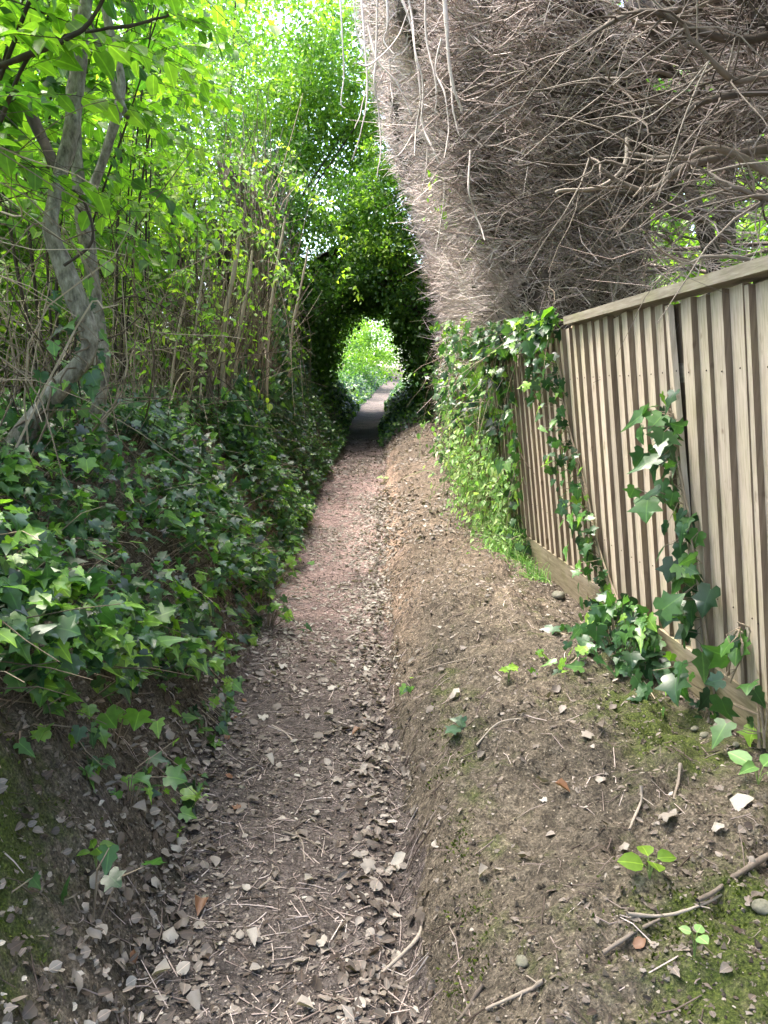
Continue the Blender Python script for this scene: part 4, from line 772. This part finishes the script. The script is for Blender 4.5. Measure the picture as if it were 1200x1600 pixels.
for i, (y0, y1, la, lb_) in enumerate([(15.2, 18, "left_a", ""), (18, 21, "", ""), (21, 24, "", ""), (24, 27, "", "")]):
    nm = ["at the tunnel mouth", "just inside the dark tunnel", "deep inside the dark tunnel", "at the far bright end of the tunnel"][i]
    tunnel_tree(f"arching tree on the ivy bank side {nm}", y0, y1, -1, 5200, (0, .6)); tunnel_tree(f"arching tree on the dead hedge side {nm}", y0, y1, 1, 5200, (0, .6))
# leafy crowns piled above the tunnel mouth
bush("leafy_tree", "bright green tree crown hanging over the tunnel mouth", (.15, 15.6, 4.75), (1.45, .9, 1.45), 9500, .08, (.15, 1), cat="tree", ncl=130, clump=.2, sx=2.2)
bush("leafy_tree", "tall light green tree rising behind the tunnel mouth", (-1.2, 19.0, 7.6), (2.6, 1.6, 2.6), 11000, .09, (.3, 1), cat="tree", ncl=140, clump=.2, sx=-2)
bush("leafy_tree", "mid green tree crown filling the opening over the hedge wall and tunnel", (-1.7, 17.6, 6.4), (1.7, 1.1, 1.9), 9000, .09, (.25, .9), cat="tree", ncl=140, clump=.24, sx=-1.5)
bush("leafy_tree", "dim green tree between overgrown hedge and tunnel mouth", (-1.75, 15.4, 3.1), (.62, 1.1, 2.3), 10000, .08, (0, .45), cat="tree", ncl=80)
bush("leafy_tree", "pale tree crown closing the sky gap above the tunnel mouth", (-.9, 17.2, 8.7), (1.7, 1.2, 2.1), 10000, .085, (.4, 1), cat="tree", ncl=110, clump=.22, sx=-2)
bush("ivy_bush", "dark ivy bush crowding the tunnel mouth below the dead hedge", (1.3, 15.9, 2.5), (.55, 1.1, 1.6), 7000, .07, (0, .35), cat="bush", ncl=80)
bush("leafy_tree", "tall tree behind the dead hedge top", (2.5, 20.0, 6.5), (2.2, 1.8, 3.2), 7000, .1, (.1, .8), cat="tree", ncl=100)
# beyond the tunnel
bush("roadside_bush", "yellow green bush glowing beyond the end of the tunnel", (-1.2, 36, 4.3), (1.6, 2.0, 2.2), 6500, .12, (.5, 1))
bush("roadside_bush", "blue green ivy covered bush beside the path past the tunnel", (-2.0, 31, 3.0), (.9, 2.2, 1.7), 4200, .1, (.1, .7))
bush("roadside_bush", "leafy bush closing the view where the path bends", (-.6, 46, 6.0), (3.0, 2.0, 3.6), 8500, .16, (.4, 1))
bush("roadside_bush", "shaded bush on the hedge side of the path past the tunnel", (2.2, 33, 3.4), (1.0, 2.4, 1.9), 3600, .1, (.1, .7))
bush("roadside_bush", "dim brown green bush before the pale wall at the bend", (2.6, 43, 5.8), (1.2, 1.6, 2.4), 3000, .13, (.1, .6))
wl = MB(); wz = 2.6; V = np.array([(x, y, z) for z in (wz - .5, wz + 1.5) for x, y in ((1.2, 52), (6.5, 51), (6.5, 51.3), (1.2, 52.3))]); wl.add(V, np.array([(0, 1, 5, 4), (1, 2, 6, 5), (2, 3, 7, 6), (3, 0, 4, 7), (4, 5, 6, 7), (3, 2, 1, 0)]))
V = np.array([(x, y, z) for z in (wz + 1.5, wz + 1.58) for x, y in ((1.15, 51.9), (6.55, 50.9), (6.55, 51.4), (1.15, 52.4))]); wl2 = MB(); wl2.add(V, np.array([(0, 1, 5, 4), (1, 2, 6, 5), (2, 3, 7, 6), (3, 0, 4, 7), (4, 5, 6, 7), (3, 2, 1, 0)]))
gw = thing("garden_wall", (3.5, 52, 2.6), "pale rendered wall glimpsed where the path bends past the tunnel", "wall"); wl.build("wall_face", M['render'], gw); wl2.build("coping", M['stone'], gw)

# ------------------------------------------------------------------ ground litter
def on_path_u(n, ylo, yhi, p=1.0):
    y = ylo + (yhi - ylo) * U(0, 1, n) ** p; u = U(-.05, 1.05, n); return tb(_xl, y) * (1 - u) + tb(_xr, y) * u, y
def lie(x, y, lift=.004): return np.stack([x, y, hground(x, y) + .012 * (np.abs(x + .4) < .6) + lift], -1)
def litter(n, ylo, yhi, where, size, tone, T, p=1.6):
    if where == 'path': x, y = on_path_u(n, ylo, yhi, p)
    elif where == 'bank': y = ylo + (yhi - ylo) * U(0, 1, n) ** p; x = tb(_xr, y) + tb(_bw, y) * U(-.08, 1.0, n)
    else: y = ylo + (yhi - ylo) * U(0, 1, n) ** p; x = tb(_xl, y) - np.abs(rng.normal(size=n)) * .3
    k = noise2(x, y, 1.8, 101) + .6 * noise2(x, y, 5, 102) > U(-.6, .3, n); x, y = x[k], y[k]; n = len(x)
    a = U(0, 6.28, n); N_ = gn(x, y); D = np.stack([np.cos(a), np.sin(a), U(-.1, .35, n)], -1)
    leaves(lit, T, lie(x, y), D, N_ + rng.normal(size=(n, 3)) * .22, U(size[0], size[1], n), np.clip(rng.normal(*tone, n) + (.34 * smooth(3.5, 6.5, y) * smooth(15, 11, y) if where == 'path' else .12 * smooth(4, 7, y)), 0, 1))  # dead leaves on the mid path made paler to carry the daylight there
lit = MB()
def frag_template(k):
    r_ = np.random.default_rng(400 + k); m = 7; a = np.sort(np.linspace(0, 6.28, m, endpoint=False) + r_.uniform(-.35, .35, m)); rr = r_.uniform(.25, .6, m); e = r_.uniform(.35, .85)
    V = np.stack([rr * np.cos(a) * e, rr * np.sin(a), .12 * np.sin(a * 2 + k) * rr + r_.uniform(-.03, .03, m)], -1); V = np.concatenate([[[0, 0, .03]], V])
    return V, np.array([(0, 1 + q_, 1 + (q_ + 1) % m) for q_ in range(m)])
FR = [frag_template(k) for k in range(3)] + [ovate_template(.33, .35, .15), ovate_template(.42, -.25, .2), ovate_template(.24, .7, -.25), ovate_template(.5, .2, .3), IVIES[1]]
for k in range(8):
    litter(1250, .9, 16, 'path', (.010, .036), (.29, .25), FR[k], 1.6); litter(2300, .9, 9, 'path', (.004, .013), (.40, .28), FR[k], 1.7)
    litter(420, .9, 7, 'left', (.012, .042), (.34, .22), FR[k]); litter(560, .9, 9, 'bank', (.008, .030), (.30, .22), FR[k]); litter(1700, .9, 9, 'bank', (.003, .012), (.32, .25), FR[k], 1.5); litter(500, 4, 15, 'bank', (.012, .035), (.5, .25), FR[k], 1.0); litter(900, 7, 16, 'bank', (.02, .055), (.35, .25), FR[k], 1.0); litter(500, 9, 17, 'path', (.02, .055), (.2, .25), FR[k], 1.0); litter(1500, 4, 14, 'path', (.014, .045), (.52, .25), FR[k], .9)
    xe = None
# drifts where the path meets the bank
for k in range(8):
    m = 380; y = 1.1 + 9 * U(0, 1, m) ** 1.5; x = np.where(U(0, 1, m) < .62, tb(_xr, y) - .05 - .11 * np.abs(rng.normal(size=m)), tb(_xl, y) + .1 * rng.normal(size=m))
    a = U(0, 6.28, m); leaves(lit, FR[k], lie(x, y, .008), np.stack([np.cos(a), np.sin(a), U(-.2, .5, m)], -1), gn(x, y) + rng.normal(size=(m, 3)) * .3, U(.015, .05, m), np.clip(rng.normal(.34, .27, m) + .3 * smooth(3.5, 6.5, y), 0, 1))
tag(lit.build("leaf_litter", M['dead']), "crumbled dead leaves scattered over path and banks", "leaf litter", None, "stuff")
tl = MB()
for n, wh in ((3600, 'path'), (1700, 'bank'), (500, 'left')):
    y = 1.0 + 12 * U(0, 1, n) ** 1.6
    x = {'path': lambda: on_path_u(n, 1, 2)[0] * 0 + tb(_xl, y) + (tb(_xr, y) - tb(_xl, y)) * U(0, 1, n), 'bank': lambda: tb(_xr, y) + tb(_bw, y) * U(-.05, 1, n), 'left': lambda: tb(_xl, y) - .25 * np.abs(rng.normal(size=n))}[wh]()
    a = U(0, 6.28, n); Lh = .012 + .075 * U(0, 1, n) ** 2; e = np.stack([np.cos(a) * Lh, np.sin(a) * Lh], -1)
    pts = [lie(x + e[:, 0] * s, y + e[:, 1] * s, .003) for s in (-1, 0, 1)]; pts[1][:, 0] += U(-.006, .006, n)
    tubes(tl, np.stack(pts, 1), U(.0008, .0024, n)[:, None] * np.array([[1, .9, .6]]), 4, np.clip(rng.normal(.38 if wh == 'path' else .28, .22, n), 0, 1))
tag(tl.build("twig_litter", M['twig']), "small broken twigs scattered over path and banks", "twig litter", None, "stuff")

def crumb_template(k):
    r_ = np.random.default_rng(500 + k); V = np.array([(1, 0, 0), (0, 1, 0), (-1, 0, 0), (0, -1, 0), (0, 0, .8), (0, 0, -.6)], float) * r_.uniform(.5, 1.1, (6, 1)) + r_.uniform(-.15, .15, (6, 3))
    return V, np.array([(0, 1, 4), (1, 2, 4), (2, 3, 4), (3, 0, 4), (1, 0, 5), (2, 1, 5), (3, 2, 5), (0, 3, 5)])
cr = MB()
for k in range(5):
    m = 5200; y = .9 + 7.5 * U(0, 1, m) ** 1.6; q_ = U(0, 1, m); x = np.where(q_ < .62, tb(_xr, y) + tb(_bw, y) * U(-.06, 1.0, m), np.where(q_ < .8, tb(_xl, y) - .45 * U(0, 1, m), tb(_xl, y) + (tb(_xr, y) - tb(_xl, y)) * U(0, 1, m)))
    kk = noise2(x, y, 4, 121) > U(-.5, .3, m); x, y = x[kk], y[kk]; m = len(x); a = U(0, 6.28, m)
    leaves(cr, crumb_template(k), lie(x, y, 0), np.stack([np.cos(a), np.sin(a), 0 * a], -1), gn(x, y) + rng.normal(size=(m, 3)) * .3, .0025 + .010 * U(0, 1, m) ** 3, U(0, 1, m))
M['crumb'] = bark_mat("earth crumbs", [(0, (.035, .028, .021)), (.5, (.10, .083, .064)), (1, (.20, .17, .135))], 20, 1, 0, .95, True)
tag(cr.build("gravel", M['crumb']), "loose crumbs of dry earth on the banks and path", "earth", None, "stuff")

# whole fallen leaves, each an object of its own
def dead_template(kind):
    V, F = {0: ovate_template(.36, .5, .1), 1: ovate_template(.45, -.4, .35), 2: ivy_template(.9), 3: ovate_template(.3, .9, -.3), 4: six_template(.4, .2, .5)}[kind]
    V = V.copy(); V[:, 1] -= .5; V[:, 2] += .10 * np.sin(V[:, 0] * 9 + kind) + .08 * np.sin(V[:, 1] * 7 + kind * 2); V[:, 2] -= V[:, 2].min(); return V, F
protos = []
for kind in range(5):
    for tn, mt in ((.35, 'dead'), (.7, 'dead'), (.92, 'dead'), (.5, 'rustleaf')):
        V, F = dead_template(kind); mb = MB(); mb.add(V, F, tn + U(-.05, .05)); me = mb.mesh("fallen_leaf", M[mt]); protos.append((me, tn, mt))
def place_leaf(me, x, y, s, label, group, yaw=None, tilt=.3):
    o = bpy.data.objects.new("fallen_leaf", me); C.objects.link(o); nn = Vector(gn(np.array([x]), np.array([y]))[0]); p = lie(np.array([x]), np.array([y]), .005)[0]
    nn = (nn + Vector(rng.normal(size=3) * tilt * .5)).normalized(); q = nn.to_track_quat('Z', 'Y'); o.rotation_mode = 'QUATERNION'
    from mathutils import Quaternion
    o.rotation_quaternion = q @ Quaternion((0, 0, 1), U(0, 6.28) if yaw is None else yaw); o.location = p; o.scale = (s, s, s * U(.6, 1.2)); return tag(o, label, "leaf", group)
pale = [p[0] for p in protos if p[1] > .9]; mid_ = [p[0] for p in protos if p[1] == .7]; brown = [p[0] for p in protos if p[1] == .35]; rust_pathlight = [p[0] for p in protos if p[2] == 'rustleaf']
for k in range(285):
    z = U(0, 1)
    if z < .66: x, y = on_path_u(1, 1.35, 4.6, 1.25); x, y = float(x[0]), float(y[0]); nm = "on the trodden earth path"; gr = "on the path"
    elif z < .82: y = float(U(1.4, 3.6)); x = float(tb(_xl, y)) - abs(rng.normal()) * .16; nm = "along the foot of the ivy bank"; gr = "at the foot of the ivy bank"
    else: y = float(U(1.5, 4.2)); x = float(tb(_xr, y)) + float(U(.0, .95)); nm = "on the earth bank below the fence"; gr = "on the bank below the fence"
    c = rng.choice(4, p=[.15, .40, .38, .07] if z < .82 else [.04, .40, .53, .03]); me = [pale, mid_, brown, rust_pathlight][c][rng.integers(0, 5)]; cn = ["pale grey", "dull tan", "dark brown", "rusty orange"][c]
    place_leaf(me, x, y, float(U(.022, .058)), f"{cn} fallen leaf {nm}", f"{cn} fallen leaves {gr}")
for px, py, yd, me, s, lab in ((1160, 1262, 2.15, pale[0], .095, "large cream fallen leaf high on the bank beneath the fence corner"), (265, 1475, 1.85, pale[1], .055, "lone pale grey leaf on bare path beside the stick end"), (392, 1480, 1.85, pale[4], .05, "pale leaf on the path midway between two long sticks"),
        (712, 1090, 3.1, pale[1], .06, "bluish white leaf face up on the bare bank"), (625, 1360, 2.15, pale[3], .085, "long curled yellowish leaf at the foot of the bank"), (115, 1545, 1.65, mid_[0], .065, "tan leaf with its stalk at the corner by the moss"), (1000, 1475, 1.85, rust_pathlight[0], .04, "small orange leaf on the bank beside a thin stick")):
    a = at(px, py, yd)
    for it in range(30):
        g0 = gz(a[0], a[1]); 
        if abs(a[2] - g0) < .004: break
        yd = yd + (a[2] - g0) * .8; a = at(px, py, yd)
    place_leaf(me, float(a[0]), float(a[1]), s, lab, None, None, .15)

# sticks lying about, each its own
def ground_at(px, py):
    lo, hi = .6, 40.0
    for yd in np.geomspace(.8, 40, 500):
        a = at(px, py, yd)
        if a[2] < gz(a[0], a[1]) + .012: return a
    return a
STICKS = [([(658, 1430), (655, 1465), (600, 1520), (570, 1535), (530, 1550)], .0075, .95, "long pale bent stick lying at the foot of the bank"),
    ([(550, 1420), (525, 1470), (485, 1525)], .0065, .15, "straight dark stick lying on the path beside pale leaves"), ([(545, 1510), (520, 1550), (495, 1580)], .006, .3, "dark brown stick near the bent pale stick"),
    ([(580, 1482), (570, 1505), (567, 1522)], .0045, .4, "short dark stub of stick between the two longer sticks"), ([(462, 1560), (450, 1580), (438, 1610)], .006, .3, "dark stick running out of the bottom of the picture"),
    ([(425, 1352), (422, 1372), (400, 1392)], .006, .75, "short curved tan stick in the middle of the path"), ([(450, 1285), (472, 1318), (475, 1350)], .004, .7, "thin curved twig beside the middle of the path"), ([(440, 1300), (490, 1318), (525, 1345)], .0045, .55, "thin straight twig crossing the path diagonally"),
    ([(425, 1135), (450, 1150), (465, 1175)], .006, .85, "pale bent twig further up the path"), ([(980, 1430), (1030, 1433), (1080, 1420), (1125, 1398)], .005, .85, "long thin pale stick lying across the bank"), ([(942, 1492), (985, 1465), (1035, 1440)], .006, .6, "brown stick lying just below the thin pale stick"),
    ([(1002, 1230), (1000, 1260), (985, 1297)], .006, .8, "upright pale twig lying down the slope of the bank"), ([(1063, 1195), (1060, 1225), (1055, 1250)], .006, .65, "short brown twig on the bank under the ivy heap"), ([(1200, 1340), (1160, 1365), (1130, 1385), (1090, 1410)], .009, .55, "thick grey stick entering the bank from the fence side"),
    ([(755, 1540), (735, 1570), (715, 1600)], .006, .5, "brown stick low on the bank edge"), ([(850, 1535), (825, 1550), (760, 1580)], .006, .75, "pale crooked stick low in the middle of the bank"), ([(375, 1275), (420, 1278), (470, 1272)], .004, .3, "thin dark twig lying straight across the path"),
    ([(610, 1075), (670, 1045), (760, 1022)], .004, .7, "long thin root stretched along the bank"), ([(300, 1135), (318, 1120), (322, 1150), (310, 1180)], .006, .8, "pale crooked twig at the foot of the ivy bank"), ([(160, 1120), (200, 1090), (240, 1085)], .004, .6, "thin twig poking out of the bare bank under ivy"),
    ([(745, 1165), (780, 1130), (830, 1125)], .004, .95, "yellowish dry stalk curving over the bank")]
for pts, r, tn, lab in STICKS:
    A = np.array([ground_at(a, b) + [0, 0, r * .8] for a, b in pts]); mid0 = A[len(A) // 2]
    mb = MB(); P = limb(mb, A - mid0, r, r * .6, 20, 7, .001, tn)
    k = rng.integers(5, 15, 2); tubes(mb, curves(P[k], nrm(rng.normal(size=(2, 3)) * [1, 1, .15]), U(.02, .05, 2), .1, 3, 0), r * .35, 4, tn)
    o = mb.build("fallen_stick", M['limb'], None, True); o.location = mid0; tag(o, lab, "stick")

# stones
def stone(px, py, s, lab, mat='stone'):
    c = ground_at(px, py); n1, n2 = 14, 9; th, ph = np.meshgrid(np.linspace(0, 2 * math.pi, n1, endpoint=False), np.linspace(.05, math.pi - .05, n2))
    d = np.stack([np.cos(th) * np.sin(ph), np.sin(th) * np.sin(ph), np.cos(ph)], -1); r = 1 + .35 * noise2(th * 1.3 + px, ph * 2, 1, 5) + .2 * noise2(np.cos(th) * 2 + px, ph * 3, 1.6, 6)
    V = d * r[..., None] * np.array([1.1, .85, .6]) * s * .8; idx = np.arange(n1 * n2).reshape(n2, n1); q = np.stack([idx[:-1], np.roll(idx[:-1], -1, 1), np.roll(idx[1:], -1, 1), idx[1:]], -1).reshape(-1, 4)
    mb = MB(); mb.add(V.reshape(-1, 3), q[:, ::-1]); mb.add(V[0].reshape(-1, 3), np.array([tuple(range(n1))])); mb.add(V[-1].reshape(-1, 3), np.array([tuple(range(n1))[::-1]]))
    o = mb.build("stone", M[mat], None, True); o.location = c + [0, 0, s * .2]; o.rotation_euler = (U(-.3, .3), U(-.3, .3), U(0, 6)); tag(o, lab, "stone")
for px, py, s, lab in ((1130, 1138, .045, "largest mossy stone against the gravel board"), (1140, 1115, .026, "small white stone beside the mossy stone under the fence"), (1100, 1150, .022, "small grey stone below the mossy stone under the fence"), (872, 932, .05, "rounded grey stone by the gravel board joint"),
        (1085, 1140, .02, "flat pale stone near the ivy heap"), (1190, 1420, .03, "grey stone beside the thick grey stick"), (378, 1232, .018, "small pale stone in the path litter"), (815, 1505, .022, "blue grey stone chip low on the bank"), (320, 1405, .02, "whitish stone chip on the bare path"), (1150, 1165, .018, "small brown stone under the corner of the fence")): stone(px, py, s, lab)

# little plants on the bank
def sprig(name, lab, px, py, n, size, T, tone, mat='hazel', cat="plant", h=.05):
    c = ground_at(px, py); t = thing(name, c, lab, cat); ml, msb = MB(), MB(); a = np.linspace(0, 6.28, n, endpoint=False) + U(0, 1); d = np.stack([np.cos(a), np.sin(a), .25 + 0 * a], -1)
    P = c + np.stack([np.cos(a) * size * .3, np.sin(a) * size * .3, h * U(.7, 1.2, n)], -1)
    leaves(ml, T, P, d, np.array([[-.1, -.5, 1]]) + rng.normal(size=(n, 3)) * .15, size * U(.75, 1.15, n), U(tone[0], tone[1], n)); ml.build("leaves", M[mat], t)
    tubes(msb, np.stack([np.repeat(c[None], n, 0) - [0, 0, .01], (P + c) / 2 + [0, 0, .01], P], 1), .0015, 4, .5); msb.build("stem", M['green_stem'], t)
sprig("seedling", "bright green seedling with few broad leaves on the bare bank", 1015, 1370, 4, .06, ROUND, (.6, .9))
sprig("seedling", "bluish green weed with broad leaves beside the cream leaf", 1185, 1222, 4, .085, OVATE, (.1, .3), 'weed')
sprig("seedling", "small ivy sprig on the bank in front of the trailing ivy", 795, 1062, 4, .04, IVY, (.8, 1), 'ivy')
sprig("seedling", "tiny pale green sprout in the moss patch", 1085, 1490, 3, .03, ROUND, (.5, .7), 'weed')
sprig("seedling", "small green seedling on the mossy bank above dead leaves", 150, 1350, 4, .045, ROUND, (.3, .6))
sprig("seedling", "yellow green sprout at the edge of the reddish path", 600, 755, 7, .08, OVATE, (.7, 1), 'weed', "plant", .08)
# moss cushions
mb = MB()
for cx, cy_, rx, ry, n in ((.95, 1.6, .3, .28, 5200), (-1.03, 1.55, .14, .4, 2600), (.25, 2.9, .05, .7, 900), (.22, 2.0, .06, .4, 700), (.98, 2.9, .12, .25, 600)):
    x = cx + rng.normal(size=n) * rx * .7; y = cy_ + rng.normal(size=n) * ry * .7; k = noise2(x, y, 7, 111) + .5 * noise2(x, y, 20, 112) > U(-.2, .25, n); x, y = x[k], y[k]; n = len(x)
    leaves(mb, SMALL, lie(x, y, -.002), nrm(rng.normal(size=(n, 3)) * .6 + gn(x, y)), rng.normal(size=(n, 3)), U(.006, .016, n), U(0, .75, n))
M['moss'] = leaf_mat("moss", [(0, (0.02, 0.03, 0.006)), (.5, (.055, .08, .012)), (1, (.14, .17, .03))], .2, .7, 1.3, .2)
tag(mb.build("moss", M['moss']), "soft green moss patches on the bare earth banks", "moss", None, "stuff")
